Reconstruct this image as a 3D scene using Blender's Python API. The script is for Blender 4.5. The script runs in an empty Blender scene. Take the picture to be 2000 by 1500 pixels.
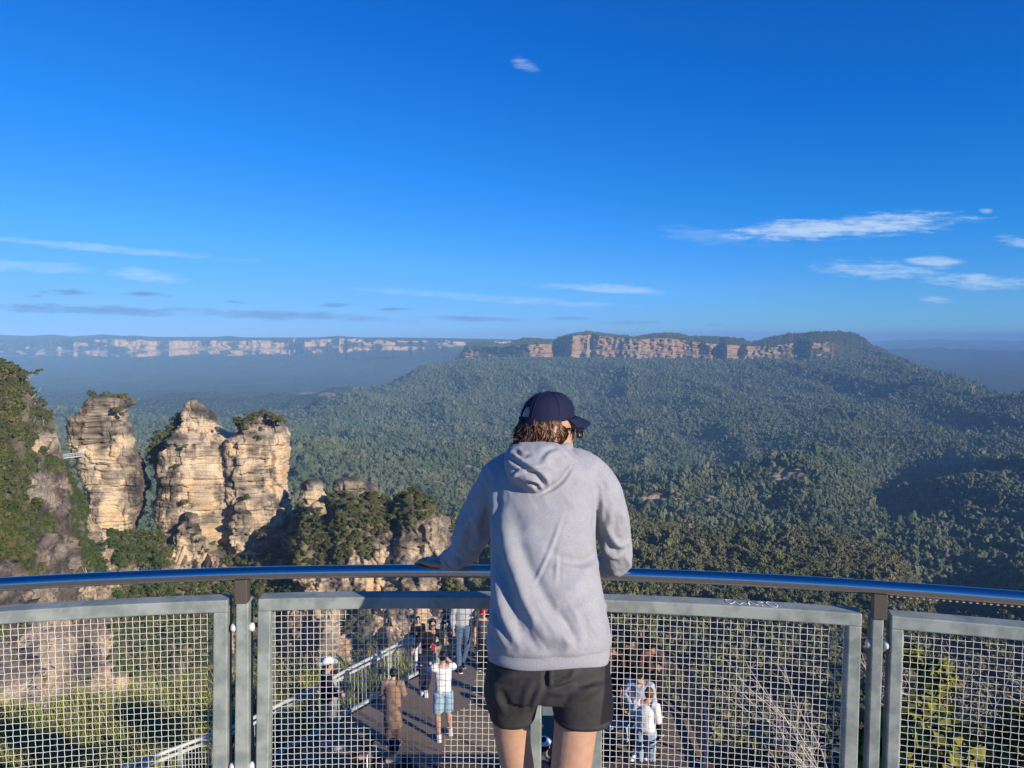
import bpy, bmesh, math, random
import numpy as np
from mathutils import Vector, Matrix

SC = bpy.context.scene
COL = SC.collection
rnd = random.Random(7)
RNG = np.random.default_rng(11)

# ------------------------------------------------------------------ camera
F = 1500.0                       # focal length in pixels of a 2000 px wide frame
EYE = 1.95                       # eye height above the upper lookout floor
PITCH = math.atan((750 - 655) / F)
cam_d = bpy.data.cameras.new('camera')
cam_d.sensor_width = 36.0
cam_d.lens = 36.0 * F / 2000.0
cam_d.clip_start = 0.05
cam_d.clip_end = 120000.0
cam = bpy.data.objects.new('camera', cam_d)
COL.objects.link(cam)
cam.location = (0, 0, EYE)
cam.rotation_euler = (math.pi / 2 - PITCH, 0, 0)
SC.camera = cam
cp, sp = math.cos(PITCH), math.sin(PITCH)


def at(px, py, Y):
    """world point at distance Y in front, in the direction of a photo pixel (arrays or scalars)"""
    px = np.asarray(px, float); py = np.asarray(py, float); Y = np.asarray(Y, float)
    a = (px - 1000) / F; b = (750 - py) / F
    wy = cp + b * sp; wz = b * cp - sp
    k = Y / wy
    return np.stack(np.broadcast_arrays(a * k, Y, wz * k + EYE), -1)


def at_z(px, py, z):
    """world point on the horizontal plane z in the direction of a photo pixel"""
    b = (750 - py) / F
    wy = cp + b * sp; wz = b * cp - sp
    k = (z - EYE) / wz
    return np.array([(px - 1000) / F * k, wy * k, z])


def proj(P):
    """photo pixel of world points (used to lay out folds of cloth and stains)"""
    P = np.asarray(P, float)
    x, y, z = P[..., 0], P[..., 1], P[..., 2] - EYE
    d = y * cp - z * sp; u = y * sp + z * cp
    return 1000 + F * x / d, 750 - F * u / d


# ------------------------------------------------------------------ light
SUN_AZ = math.radians(47.5)        # to the right of straight behind the camera
SUN_EL = math.radians(18.8)
sun_dir = Vector((math.sin(SUN_AZ) * math.cos(SUN_EL), -math.cos(SUN_AZ) * math.cos(SUN_EL), math.sin(SUN_EL)))
sl = bpy.data.lights.new('sun', 'SUN')
sl.energy = 5.0
sl.angle = math.radians(0.5)
sl.color = (1.0, 0.88, 0.72)
so = bpy.data.objects.new('sun', sl)
so.rotation_euler = sun_dir.to_track_quat('Z', 'Y').to_euler()
COL.objects.link(so)

W = bpy.data.worlds.new('World'); SC.world = W; W.use_nodes = True
wn = W.node_tree; wn.nodes.clear()


def N(t, typ, **kw):
    n = t.nodes.new(typ)
    for k, v in kw.items():
        if k == 'i':
            for kk, vv in v.items():
                n.inputs[kk].default_value = vv
        else:
            setattr(n, k, v)
    return n


def math_n(t, op, a, b=None, c=None):
    n = t.nodes.new('ShaderNodeMath'); n.operation = op
    for i, v in enumerate((a, b, c)):
        if v is None: continue
        if hasattr(v, 'is_output'): t.links.new(v, n.inputs[i])
        else: n.inputs[i].default_value = v
    return n.outputs[0]


sky = N(wn, 'ShaderNodeTexSky', sky_type='NISHITA', sun_disc=False)
sky.sun_elevation = SUN_EL
sky.sun_rotation = math.pi - SUN_AZ
sky.altitude = 900; sky.air_density = 1.0; sky.dust_density = 0.0; sky.ozone_density = 6.0
pre = N(wn, 'ShaderNodeVectorMath', operation='SCALE', i={'Scale': 0.1}); wn.links.new(sky.outputs[0], pre.inputs[0])
crv = N(wn, 'ShaderNodeRGBCurve'); wn.links.new(pre.outputs[0], crv.inputs['Color'])      # the camera's colour response to the sky, the same all round
crv.mapping.use_clip = False
for ch, pts in ((0, [(0, 0), (.076, .006), (.13, .026), (.26, .118), (.49, .225), (.65, .27), (1, .36)]),
                (1, [(0, 0), (.17, .145), (.28, .265), (.49, .455), (.67, .53), (1, .62)]),
                (2, [(0, 0), (.377, .63), (.556, .86), (.60, .96), (.74, 1.0), (1, 1.04)])):
    c = crv.mapping.curves[ch].points
    c[0].location = pts[0]; c[-1].location = pts[-1]
    for p in pts[1:-1]: c.new(*p)
    for p in c: p.handle_type = 'VECTOR'
crv.mapping.update()
hs = N(wn, 'ShaderNodeVectorMath', operation='SCALE', i={'Scale': 10.0}); wn.links.new(crv.outputs[0], hs.inputs[0])
tc = N(wn, 'ShaderNodeTexCoord')
sep = N(wn, 'ShaderNodeSeparateXYZ'); wn.links.new(tc.outputs['Generated'], sep.inputs[0])
yc = math_n(wn, 'MAXIMUM', sep.outputs[1], 0.05)
cu = math_n(wn, 'DIVIDE', sep.outputs[0], yc)
cv = math_n(wn, 'DIVIDE', sep.outputs[2], yc)
comb = N(wn, 'ShaderNodeCombineXYZ')
wn.links.new(cu, comb.inputs[0]); wn.links.new(math_n(wn, 'MULTIPLY', cv, 5.5), comb.inputs[1])
n1 = N(wn, 'ShaderNodeTexNoise', i={'Scale': 10.0, 'Detail': 7.0, 'Roughness': 0.6})
n2 = N(wn, 'ShaderNodeTexNoise', i={'Scale': 34.0, 'Detail': 6.0, 'Roughness': 0.65})
for n in (n1, n2): wn.links.new(comb.outputs[0], n.inputs['Vector'])
na = math_n(wn, 'SUBTRACT', n1.outputs[0], 0.5); nb = math_n(wn, 'SUBTRACT', n2.outputs[0], 0.5)
nz = math_n(wn, 'ADD', math_n(wn, 'MULTIPLY', na, 3.4), math_n(wn, 'MULTIPLY', nb, 3.0))


def cloud_mask(lst, bias=0.0):
    acc = None
    for (px, py, hw, hh, tilt, s) in lst:
        P = at(px, py, 1.0); u0 = P[0]; v0 = P[2] - EYE
        du = math_n(wn, 'SUBTRACT', cu, float(u0))
        dv = math_n(wn, 'SUBTRACT', math_n(wn, 'SUBTRACT', cv, float(v0)), math_n(wn, 'MULTIPLY', du, -tilt))
        a = math_n(wn, 'POWER', math_n(wn, 'ABSOLUTE', math_n(wn, 'MULTIPLY', du, F / hw)), 2.0)
        b = math_n(wn, 'POWER', math_n(wn, 'ABSOLUTE', math_n(wn, 'MULTIPLY', dv, F / hh)), 2.0)
        r = math_n(wn, 'SUBTRACT', math_n(wn, 'ADD', math_n(wn, 'SUBTRACT', 1.0 + bias, a), nz), b)
        n = N(wn, 'ShaderNodeMapRange', interpolation_type='SMOOTHSTEP'); n.clamp = True
        wn.links.new(r, n.inputs[0]); n.inputs[1].default_value = 0.0; n.inputs[2].default_value = 1.7
        n.inputs[3].default_value = 0.0; n.inputs[4].default_value = s
        acc = n.outputs[0] if acc is None else math_n(wn, 'MAXIMUM', acc, n.outputs[0])
    return acc


WHITE = [(1655, 444, 240, 25, -.07, .72), (1720, 528, 130, 18, .03, .5), (1826, 511, 55, 10, 0, .55),
         (1910, 551, 130, 15, .03, .62), (1990, 472, 50, 12, .1, .42), (1024, 126, 28, 13, .3, .30), (1925, 412, 16, 6, 0, .45),
         (1825, 584, 34, 8, .05, .4), (1180, 563, 150, 9, .05, .42), (285, 538, 80, 13, .1, .42), (235, 488, 270, 8, .085, .34),
         (60, 520, 150, 12, .05, .30), (1030, 588, 190, 9, .06, .25), (1370, 460, 110, 16, .1, .16), (860, 575, 170, 8, .06, .2)]
DARK = [(133, 570, 62, 6, .02, .75), (286, 575, 48, 5, .05, .8), (180, 605, 260, 10, .03, .62), (520, 615, 260, 9, .04, .6),
        (656, 596, 30, 4, 0, .7), (772, 604, 36, 3, 0, .7), (915, 622, 120, 6, .03, .65), (1115, 622, 40, 4, 0, .6),
        (1235, 630, 58, 5, 0, .6), (460, 590, 24, 3, .1, .6), (1395, 634, 22, 3, 0, .4), (70, 578, 18, 3, 0, .6)]
mw = cloud_mask(WHITE, .25); md = cloud_mask(DARK, .4)
mx1 = N(wn, 'ShaderNodeMixRGB'); wn.links.new(md, mx1.inputs[0]); wn.links.new(hs.outputs[0], mx1.inputs[1]); mx1.inputs[2].default_value = (1.5, 2.75, 5.6, 1)
mx2 = N(wn, 'ShaderNodeMixRGB'); wn.links.new(mw, mx2.inputs[0]); wn.links.new(mx1.outputs[0], mx2.inputs[1]); mx2.inputs[2].default_value = (6.2, 7.8, 9.6, 1)
bg = N(wn, 'ShaderNodeBackground'); bg.inputs[1].default_value = 0.079
wn.links.new(mx2.outputs[0], bg.inputs[0])
wo = N(wn, 'ShaderNodeOutputWorld'); wn.links.new(bg.outputs[0], wo.inputs[0])

SC.view_settings.view_transform = 'Standard'
SC.view_settings.look = 'None'
SC.view_settings.exposure = 0.35
SC.view_settings.gamma = 1.0
SC.view_settings.use_curve_mapping = False
SC.cycles.use_denoising = True
SC.cycles.max_bounces = 5
SC.cycles.diffuse_bounces = 2
SC.cycles.glossy_bounces = 3
SC.cycles.volume_bounces = 0
SC.cycles.transparent_max_bounces = 8
SC.cycles.use_fast_gi = False


# ------------------------------------------------------------------ noise
def _h(ix, iy, iz, seed):
    h = (ix.astype(np.int64) * 374761393 + iy.astype(np.int64) * 668265263 + iz.astype(np.int64) * 2147483647 + seed * 974634777) & 0xFFFFFFFF
    h = ((h ^ (h >> 13)) * 1274126177) & 0xFFFFFFFF
    h = ((h ^ (h >> 16)) * 2246822519) & 0xFFFFFFFF
    return ((h ^ (h >> 15)) & 0xFFFFFF).astype(np.float64) / 0xFFFFFF


def vnoise(P, seed=0):
    """value noise in -1..1 over an (..., 3) array"""
    P = np.asarray(P, float); I = np.floor(P); f = P - I; f = f * f * f * (f * (f * 6 - 15) + 10)
    x, y, z = I[..., 0], I[..., 1], I[..., 2]
    out = 0
    for dx in (0, 1):
        wx = f[..., 0] if dx else 1 - f[..., 0]
        for dy in (0, 1):
            wy = f[..., 1] if dy else 1 - f[..., 1]
            for dz in (0, 1):
                wz = f[..., 2] if dz else 1 - f[..., 2]
                out = out + wx * wy * wz * _h(x + dx, y + dy, z + dz, seed)
    return out * 2 - 1


def fbm(P, seed=0, octs=4, lac=2.03, gain=0.5):
    P = np.asarray(P, float); a = 1.0; s = 0; tot = 0
    for o in range(octs):
        s = s + a * vnoise(P, seed + o * 17); tot += a; a *= gain; P = P * lac + 13.7
    return s / tot


def ridged(P, seed=0, octs=4):
    P = np.asarray(P, float); a = 1.0; s = 0; tot = 0
    for o in range(octs):
        s = s + a * (1 - 2 * np.abs(vnoise(P, seed + o * 17))); tot += a; a *= 0.5; P = P * 2.07 + 5.1
    return s / tot


def smooth(a, b, x):
    t = np.clip((x - a) / (b - a), 0, 1)
    return t * t * (3 - 2 * t)


def pchip(xs, ys, x):
    """monotone cubic interpolation; ys may be (n, m)"""
    xs = np.asarray(xs, float); ys = np.asarray(ys, float); x = np.asarray(x, float)
    one = ys.ndim == 1
    if one: ys = ys[:, None]
    h = np.diff(xs)[:, None]; d = np.diff(ys, axis=0) / h
    m = np.zeros_like(ys); m[0] = d[0]; m[-1] = d[-1]
    w1 = 2 * h[1:] + h[:-1]; w2 = h[1:] + 2 * h[:-1]
    with np.errstate(divide='ignore', invalid='ignore'):
        hm = (w1 + w2) / (w1 / d[:-1] + w2 / d[1:])
    m[1:-1] = np.where(d[:-1] * d[1:] > 0, hm, 0)
    m = np.nan_to_num(m)
    i = np.clip(np.searchsorted(xs, x) - 1, 0, len(xs) - 2)
    t = ((x - xs[i]) / (xs[i + 1] - xs[i])).clip(0, 1)[:, None]; hh = h[i]
    r = (2 * t**3 - 3 * t**2 + 1) * ys[i] + (t**3 - 2 * t**2 + t) * hh * m[i] + (-2 * t**3 + 3 * t**2) * ys[i + 1] + (t**3 - t**2) * hh * m[i + 1]
    return r[:, 0] if one else r


# ------------------------------------------------------------------ meshes and objects
def mesh_from(name, V, Fs, smooth_shade=True, mats=None, mat_idx=None):
    """V (n,3); Fs: list of int arrays (m,k) of one face size each"""
    me = bpy.data.meshes.new(name)
    V = np.asarray(V, np.float32)
    me.vertices.add(len(V)); me.vertices.foreach_set('co', V.ravel())
    Fs = [np.asarray(f, np.int32) for f in Fs if len(f)]
    loops = np.concatenate([f.ravel() for f in Fs]); sizes = np.concatenate([np.full(len(f), f.shape[1], np.int32) for f in Fs])
    me.loops.add(len(loops)); me.loops.foreach_set('vertex_index', loops)
    st = np.concatenate([[0], np.cumsum(sizes)[:-1]]).astype(np.int32)
    me.polygons.add(len(sizes)); me.polygons.foreach_set('loop_start', st); me.polygons.foreach_set('loop_total', sizes)
    if mats:
        for m in mats: me.materials.append(m)
    if mat_idx is not None: me.polygons.foreach_set('material_index', np.asarray(mat_idx, np.int32))
    me.polygons.foreach_set('use_smooth', np.full(len(sizes), bool(smooth_shade)))
    me.update(calc_edges=True)
    return me


def vattr(me, name, vals):
    vals = np.asarray(vals, np.float32)
    if vals.ndim == 1:
        a = me.attributes.new(name, 'FLOAT', 'POINT'); a.data.foreach_set('value', vals)
    else:
        a = me.attributes.new(name, 'FLOAT_VECTOR', 'POINT'); a.data.foreach_set('vector', vals[:, :3].ravel())


def tag(o, label=None, cat=None, group=None, kind=None):
    if label: o['label'] = label
    if cat: o['category'] = cat
    if group: o['group'] = group
    if kind: o['kind'] = kind
    return o


def thing(name, label, cat, loc=(0, 0, 0), group=None):
    o = bpy.data.objects.new(name, None); COL.objects.link(o); o.location = [float(v) for v in loc]
    o.empty_display_size = 0.2
    return tag(o, label, cat, group)


def link(name, me, parent=None, mat=None, kind=None):
    """links a mesh whose vertices are world coordinates"""
    o = bpy.data.objects.new(name, me); COL.objects.link(o)
    if mat is not None:
        me.materials.clear(); me.materials.append(mat)
    if parent is not None:
        o.parent = parent
        T = parent.location if parent.parent is None else Vector((0, 0, 0))      # parts carry world coordinates; only the thing itself is placed
        o.matrix_parent_inverse = Matrix.Translation(-T)
    if kind: o['kind'] = kind
    return o


def frames(P):
    P = np.asarray(P, float)
    T = np.gradient(P, axis=0); T /= np.linalg.norm(T, axis=1, keepdims=True) + 1e-12
    up = np.array([0, 0, 1.0]) if abs(T[0, 2]) < 0.9 else np.array([0, 1.0, 0])
    A = np.zeros_like(P); B = np.zeros_like(P)
    a = np.cross(up, T[0]); a /= np.linalg.norm(a)
    for i in range(len(P)):
        a = a - T[i] * a.dot(T[i]); a /= np.linalg.norm(a) + 1e-12
        A[i] = a; B[i] = np.cross(T[i], a)
    return T, A, B


class MB:
    """collects shapes for one mesh"""
    def __init__(s): s.V = []; s.Q = []; s.T = []; s.n = 0

    def add(s, V, Q=(), T=()):
        V = np.asarray(V, float).reshape(-1, 3); k = s.n
        s.V.append(V); s.n += len(V)
        if len(Q): s.Q.append(np.asarray(Q) + k)
        if len(T): s.T.append(np.asarray(T) + k)
        return s

    def tube(s, P, r, sides=8, caps=True, flat=1.0, ref=None):
        P = np.asarray(P, float); n = len(P); r = np.broadcast_to(np.asarray(r, float), (n,))
        T, A, B = frames(P)
        if ref is not None:
            for i in range(n):
                a = np.asarray(ref, float); a = a - T[i] * a.dot(T[i]); a /= np.linalg.norm(a) + 1e-9; A[i] = a; B[i] = np.cross(T[i], a)
        th = np.arange(sides) * 2 * math.pi / sides
        V = P[:, None] + r[:, None, None] * (np.cos(th)[None, :, None] * A[:, None] + flat * np.sin(th)[None, :, None] * B[:, None])
        i, j = np.meshgrid(np.arange(n - 1), np.arange(sides), indexing='ij'); j2 = (j + 1) % sides
        Q = np.stack([i * sides + j, i * sides + j2, (i + 1) * sides + j2, (i + 1) * sides + j], -1).reshape(-1, 4)
        V = V.reshape(-1, 3); T3 = []
        if caps:
            c0 = len(V); V = np.vstack([V, P[:1], P[-1:]])
            for q in range(sides):
                T3.append((c0, (q + 1) % sides, q)); T3.append((c0 + 1, (n - 1) * sides + q, (n - 1) * sides + (q + 1) % sides))
        return s.add(V, Q, T3)

    def box(s, c, size, R=None):
        hx, hy, hz = [v / 2 for v in size]
        V = np.array([(x, y, z) for x in (-hx, hx) for y in (-hy, hy) for z in (-hz, hz)])
        if R is not None: V = V @ np.asarray(R).T
        Q = [(0, 1, 3, 2), (4, 6, 7, 5), (0, 4, 5, 1), (2, 3, 7, 6), (0, 2, 6, 4), (1, 5, 7, 3)]
        return s.add(V + np.asarray(c, float), Q)

    def bar(s, P, w, h, side=None):
        """rectangular bar swept along P: w across (horizontal), h vertical; P is its centre line"""
        P = np.asarray(P, float); n = len(P)
        T = np.gradient(P, axis=0); T /= np.linalg.norm(T, axis=1, keepdims=True)
        if side is None:
            up = np.array([0, 0, 1.0]); S = np.cross(T, up); S /= np.linalg.norm(S, axis=1, keepdims=True); U = np.cross(S, T)
        else:
            S = np.broadcast_to(np.asarray(side, float), T.shape); U = np.cross(S, T); U /= np.linalg.norm(U, axis=1, keepdims=True)
        V = np.stack([P + S * a * w / 2 + U * b * h / 2 for a, b in ((-1, -1), (1, -1), (1, 1), (-1, 1))], 1).reshape(-1, 3)
        i, j = np.meshgrid(np.arange(n - 1), np.arange(4), indexing='ij'); j2 = (j + 1) % 4
        Q = np.stack([i * 4 + j, i * 4 + j2, (i + 1) * 4 + j2, (i + 1) * 4 + j], -1).reshape(-1, 4)
        e = (n - 1) * 4
        Q = np.vstack([Q, [(3, 2, 1, 0)], [(e, e + 1, e + 2, e + 3)]])
        return s.add(V, Q)

    def grid(s, G, closed_u=False, closed_v=False):
        G = np.asarray(G, float); a, b = G.shape[:2]
        ia = np.arange(a if closed_u else a - 1); ib = np.arange(b if closed_v else b - 1)
        i, j = np.meshgrid(ia, ib, indexing='ij'); i2 = (i + 1) % a; j2 = (j + 1) % b
        return s.add(G.reshape(-1, 3), np.stack([i * b + j, i * b + j2, i2 * b + j2, i2 * b + j], -1).reshape(-1, 4))

    def loft(s, rings, cap=True):
        """rings (n, k, 3), closed around"""
        G = np.asarray(rings, float); n, k = G.shape[:2]; o = s.n
        s.grid(G, closed_v=True)
        if cap:
            s.add([G[0].mean(0), G[-1].mean(0)])
            c = s.n - 2; T = []
            for q in range(k):
                T.append((c, o + (q + 1) % k, o + q)); T.append((c + 1, o + (n - 1) * k + q, o + (n - 1) * k + (q + 1) % k))
            s.T.append(np.array(T))
        return s

    def ell(s, c, r, R=None, nu=12, nv=18):
        u = np.linspace(0, math.pi, nu)[1:-1]; v = np.arange(nv) * 2 * math.pi / nv
        G = np.stack([np.sin(u)[:, None] * np.cos(v), np.sin(u)[:, None] * np.sin(v), np.cos(u)[:, None] * np.ones(nv)], -1) * np.asarray(r, float)
        top = np.array([[[0, 0, r[2]]]]); 
        if R is not None: G = G @ np.asarray(R).T
        G = G + np.asarray(c, float)
        return s.loft(G)

    def data(s):
        return np.vstack(s.V), (np.vstack(s.Q) if s.Q else np.zeros((0, 4), int)), (np.vstack(s.T) if s.T else np.zeros((0, 3), int))

    def mesh(s, name, sm=True):
        V, Q, T = s.data(); return mesh_from(name, V, [Q, T], sm)

    def build(s, name, mat, parent=None, sm=True, kind=None):
        return link(name, s.mesh(name, sm), parent, mat, kind)


def remesh(mb, voxel, it=4, fac=0.5):
    """fuses the shapes into one continuous skin"""
    me = mb.mesh('tmp'); o = bpy.data.objects.new('tmp', me); COL.objects.link(o)
    m = o.modifiers.new('r', 'REMESH'); m.mode = 'VOXEL'; m.voxel_size = voxel; m.use_smooth_shade = True
    if it:
        sm = o.modifiers.new('s', 'SMOOTH'); sm.iterations = it; sm.factor = fac
    dg = bpy.context.evaluated_depsgraph_get(); ev = o.evaluated_get(dg)
    out = bpy.data.meshes.new_from_object(ev)
    bpy.data.objects.remove(o); bpy.data.meshes.remove(me)
    out.polygons.foreach_set('use_smooth', np.ones(len(out.polygons), bool))
    return out


def mverts(me):
    V = np.zeros(len(me.vertices) * 3, np.float32); me.vertices.foreach_get('co', V); return V.reshape(-1, 3).astype(float)


def mnormals(me):
    V = np.zeros(len(me.vertices) * 3, np.float32); me.vertices.foreach_get('normal', V); return V.reshape(-1, 3).astype(float)


def set_verts(me, V):
    me.vertices.foreach_set('co', np.asarray(V, np.float32).ravel()); me.update()


# ------------------------------------------------------------------ materials
def mat(name, col, rough=0.8, metal=0.0, spec=0.3, noise=None, bump=None, coat=0):
    """plain procedural surface: noise = (scale, second colour, contrast lo, hi), bump = (scale, strength, distance)"""
    m = bpy.data.materials.new(name); m.use_nodes = True; t = m.node_tree; b = t.nodes['Principled BSDF']
    b.inputs['Base Color'].default_value = (*col, 1); b.inputs['Roughness'].default_value = rough; b.inputs['Metallic'].default_value = metal
    b.inputs['Specular IOR Level'].default_value = spec
    g = None
    if noise or bump: g = N(t, 'ShaderNodeNewGeometry')
    if noise:
        sc, c2, lo, hi = noise
        n = N(t, 'ShaderNodeTexNoise', i={'Scale': sc, 'Detail': 6.0, 'Roughness': 0.62}); t.links.new(g.outputs['Position'], n.inputs['Vector'])
        r = N(t, 'ShaderNodeMapRange'); t.links.new(n.outputs[0], r.inputs[0]); r.inputs[1].default_value = lo; r.inputs[2].default_value = hi
        mx = N(t, 'ShaderNodeMixRGB'); t.links.new(r.outputs[0], mx.inputs[0]); mx.inputs[1].default_value = (*col, 1); mx.inputs[2].default_value = (*c2, 1)
        t.links.new(mx.outputs[0], b.inputs['Base Color'])
    if bump:
        sc, st, di = bump
        n = N(t, 'ShaderNodeTexNoise', i={'Scale': sc, 'Detail': 5.0, 'Roughness': 0.6}); t.links.new(g.outputs['Position'], n.inputs['Vector'])
        bp = N(t, 'ShaderNodeBump', i={'Strength': st, 'Distance': di}); t.links.new(n.outputs[0], bp.inputs['Height']); t.links.new(bp.outputs[0], b.inputs['Normal'])
    return m


def leaf_mat(name, cols, trans=0.0):
    """foliage whose tint varies from plant to plant and from leaf to leaf"""
    m = bpy.data.materials.new(name); m.use_nodes = True; t = m.node_tree; b = t.nodes['Principled BSDF']
    oi = N(t, 'ShaderNodeObjectInfo'); g = N(t, 'ShaderNodeNewGeometry')
    pn = N(t, 'ShaderNodeTexNoise', i={'Scale': 0.006, 'Detail': 5.0, 'Roughness': 0.6}); t.links.new(oi.outputs['Location'], pn.inputs['Vector'])
    n = math_n(t, 'ADD', math_n(t, 'MULTIPLY', oi.outputs['Random'], 0.55), math_n(t, 'MULTIPLY', g.outputs['Random Per Island'], 0.25))
    n = math_n(t, 'ADD', n, math_n(t, 'MULTIPLY', math_n(t, 'SUBTRACT', pn.outputs[0], 0.42), 1.3))
    n = math_n(t, 'MINIMUM', math_n(t, 'MAXIMUM', n, 0.0), 1.0)
    r = N(t, 'ShaderNodeValToRGB'); t.links.new(n, r.inputs[0]); e = r.color_ramp.elements
    e[0].position = 0; e[0].color = (*cols[0], 1); e[1].position = 1; e[1].color = (*cols[-1], 1)
    for k, c in enumerate(cols[1:-1]):
        x = e.new((k + 1) / (len(cols) - 1)); x.color = (*c, 1)
    t.links.new(r.outputs[0], b.inputs['Base Color'])
    b.inputs['Roughness'].default_value = 0.75; b.inputs['Specular IOR Level'].default_value = 0.15
    return m


def rock_mat(name, scale=1.0, bump=0.9, tone=1.0):
    """weathered sandstone: vertex attribute 'ox' runs from grey (0) through brown to orange (1); 'pale' whitens fresh faces"""
    m = bpy.data.materials.new(name); m.use_nodes = True; t = m.node_tree; b = t.nodes['Principled BSDF']
    ox = N(t, 'ShaderNodeAttribute', attribute_name='ox'); pl = N(t, 'ShaderNodeAttribute', attribute_name='pale'); vg = N(t, 'ShaderNodeAttribute', attribute_name='veg')
    g = N(t, 'ShaderNodeNewGeometry')
    mp = N(t, 'ShaderNodeMapping'); t.links.new(g.outputs['Position'], mp.inputs['Vector']); mp.inputs['Scale'].default_value = (0.9 * scale, 0.9 * scale, 0.10 * scale)
    st = N(t, 'ShaderNodeTexNoise', i={'Scale': 0.6, 'Detail': 6.0, 'Roughness': 0.65}); t.links.new(mp.outputs[0], st.inputs['Vector'])
    mp2 = N(t, 'ShaderNodeMapping'); t.links.new(g.outputs['Position'], mp2.inputs['Vector']); mp2.inputs['Scale'].default_value = (0.12 * scale, 0.12 * scale, 1.3 * scale)
    la = N(t, 'ShaderNodeTexNoise', i={'Scale': 0.6, 'Detail': 6.0, 'Roughness': 0.65}); t.links.new(mp2.outputs[0], la.inputs['Vector'])
    fi = N(t, 'ShaderNodeTexNoise', i={'Scale': 1.6 * scale, 'Detail': 8.0, 'Roughness': 0.7}); t.links.new(g.outputs['Position'], fi.inputs['Vector'])
    v = math_n(t, 'ADD', ox.outputs['Fac'], math_n(t, 'MULTIPLY', math_n(t, 'SUBTRACT', st.outputs[0], 0.5), 0.9))
    v = math_n(t, 'ADD', v, math_n(t, 'MULTIPLY', math_n(t, 'SUBTRACT', la.outputs[0], 0.5), 0.5))
    r = N(t, 'ShaderNodeValToRGB'); t.links.new(v, r.inputs[0]); e = r.color_ramp.elements
    e[0].position = 0.0; e[0].color = (0.075, 0.062, 0.055, 1); e[1].position = 1.0; e[1].color = (0.64, 0.40, 0.19, 1)
    for p, c in ((0.30, (0.145, 0.112, 0.090)), (0.44, (0.27, 0.205, 0.150)), (0.58, (0.54, 0.42, 0.28)), (0.80, (0.68, 0.50, 0.30))):
        x = e.new(p); x.color = (*c, 1)
    mx = N(t, 'ShaderNodeMixRGB'); t.links.new(r.outputs[0], mx.inputs[1]); mx.inputs[2].default_value = (0.78, 0.65, 0.48, 1)
    t.links.new(math_n(t, 'MULTIPLY', pl.outputs['Fac'], math_n(t, 'MULTIPLY', la.outputs[0], 1.5)), mx.inputs[0])
    fx = N(t, 'ShaderNodeMixRGB', blend_type='MULTIPLY'); fx.inputs[0].default_value = 0.85; t.links.new(mx.outputs[0], fx.inputs[1])
    fr = N(t, 'ShaderNodeMapRange'); t.links.new(fi.outputs[0], fr.inputs[0]); fr.inputs[1].default_value = 0.32; fr.inputs[2].default_value = 0.62; fr.inputs[3].default_value = 0.40 * tone; fr.inputs[4].default_value = 1.15 * tone
    t.links.new(fr.outputs[0], fx.inputs[2])
    gx = N(t, 'ShaderNodeMixRGB'); t.links.new(vg.outputs['Fac'], gx.inputs[0]); t.links.new(fx.outputs[0], gx.inputs[1]); gx.inputs[2].default_value = (0.045, 0.05, 0.022, 1)
    t.links.new(gx.outputs[0], b.inputs['Base Color'])
    b.inputs['Roughness'].default_value = 0.95; b.inputs['Specular IOR Level'].default_value = 0.1
    bp = N(t, 'ShaderNodeBump', i={'Strength': bump, 'Distance': 0.8 / scale})
    t.links.new(math_n(t, 'ADD', math_n(t, 'MULTIPLY', fi.outputs[0], 0.6), la.outputs[0]), bp.inputs['Height']); t.links.new(bp.outputs[0], b.inputs['Normal'])
    return m


M = {}
M['far_leaf'] = leaf_mat('far_leaf', [(.042, .060, .026), (.062, .084, .037), (.086, .106, .047), (.120, .130, .066), (.155, .155, .088)])
M['scrub_leaf'] = leaf_mat('scrub_leaf', [(.055, .064, .018), (.082, .092, .026), (.110, .114, .036), (.140, .132, .052), (.150, .122, .058)])
M['hill_leaf'] = leaf_mat('hill_leaf', [(.078, .090, .034), (.115, .125, .046), (.155, .155, .070), (.195, .182, .100), (.225, .200, .120)])
M['green_leaf'] = leaf_mat('green_leaf', [(.036, .058, .011), (.066, .090, .018), (.048, .070, .014)])
M['gum_leaf'] = leaf_mat('gum_leaf', [(.052, .066, .022), (.070, .084, .028), (.090, .100, .038), (.120, .118, .054)])
M['yellow_leaf'] = leaf_mat('yellow_leaf', [(.13, .14, .015), (.20, .20, .03), (.10, .13, .02)])
M['blade'] = leaf_mat('blade', [(.14, .19, .022), (.26, .28, .05), (.40, .35, .14), (.20, .25, .035), (.48, .41, .20), (.10, .13, .018)])
M['trunk'] = mat('pale_bark', (.42, .37, .30), .9, noise=(2.0, (.20, .15, .11), .45, .65))
M['brown_trunk'] = mat('brown_bark', (.10, .075, .055), .9)
M['dead_wood'] = mat('dead_wood', (.50, .44, .40), .85, noise=(20, (.28, .22, .19), .45, .7))
M['rock'] = rock_mat('sandstone', 1.0)
M['far_rock'] = rock_mat('far_sandstone', 0.05, 0.6, .46)
M['plateau_rock'] = rock_mat('pink_sandstone', 0.05, 0.6, .74)
M['ground'] = mat('forest_floor', (.045, .050, .022), .95, noise=(.02, (.075, .070, .035), .4, .65))
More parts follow.
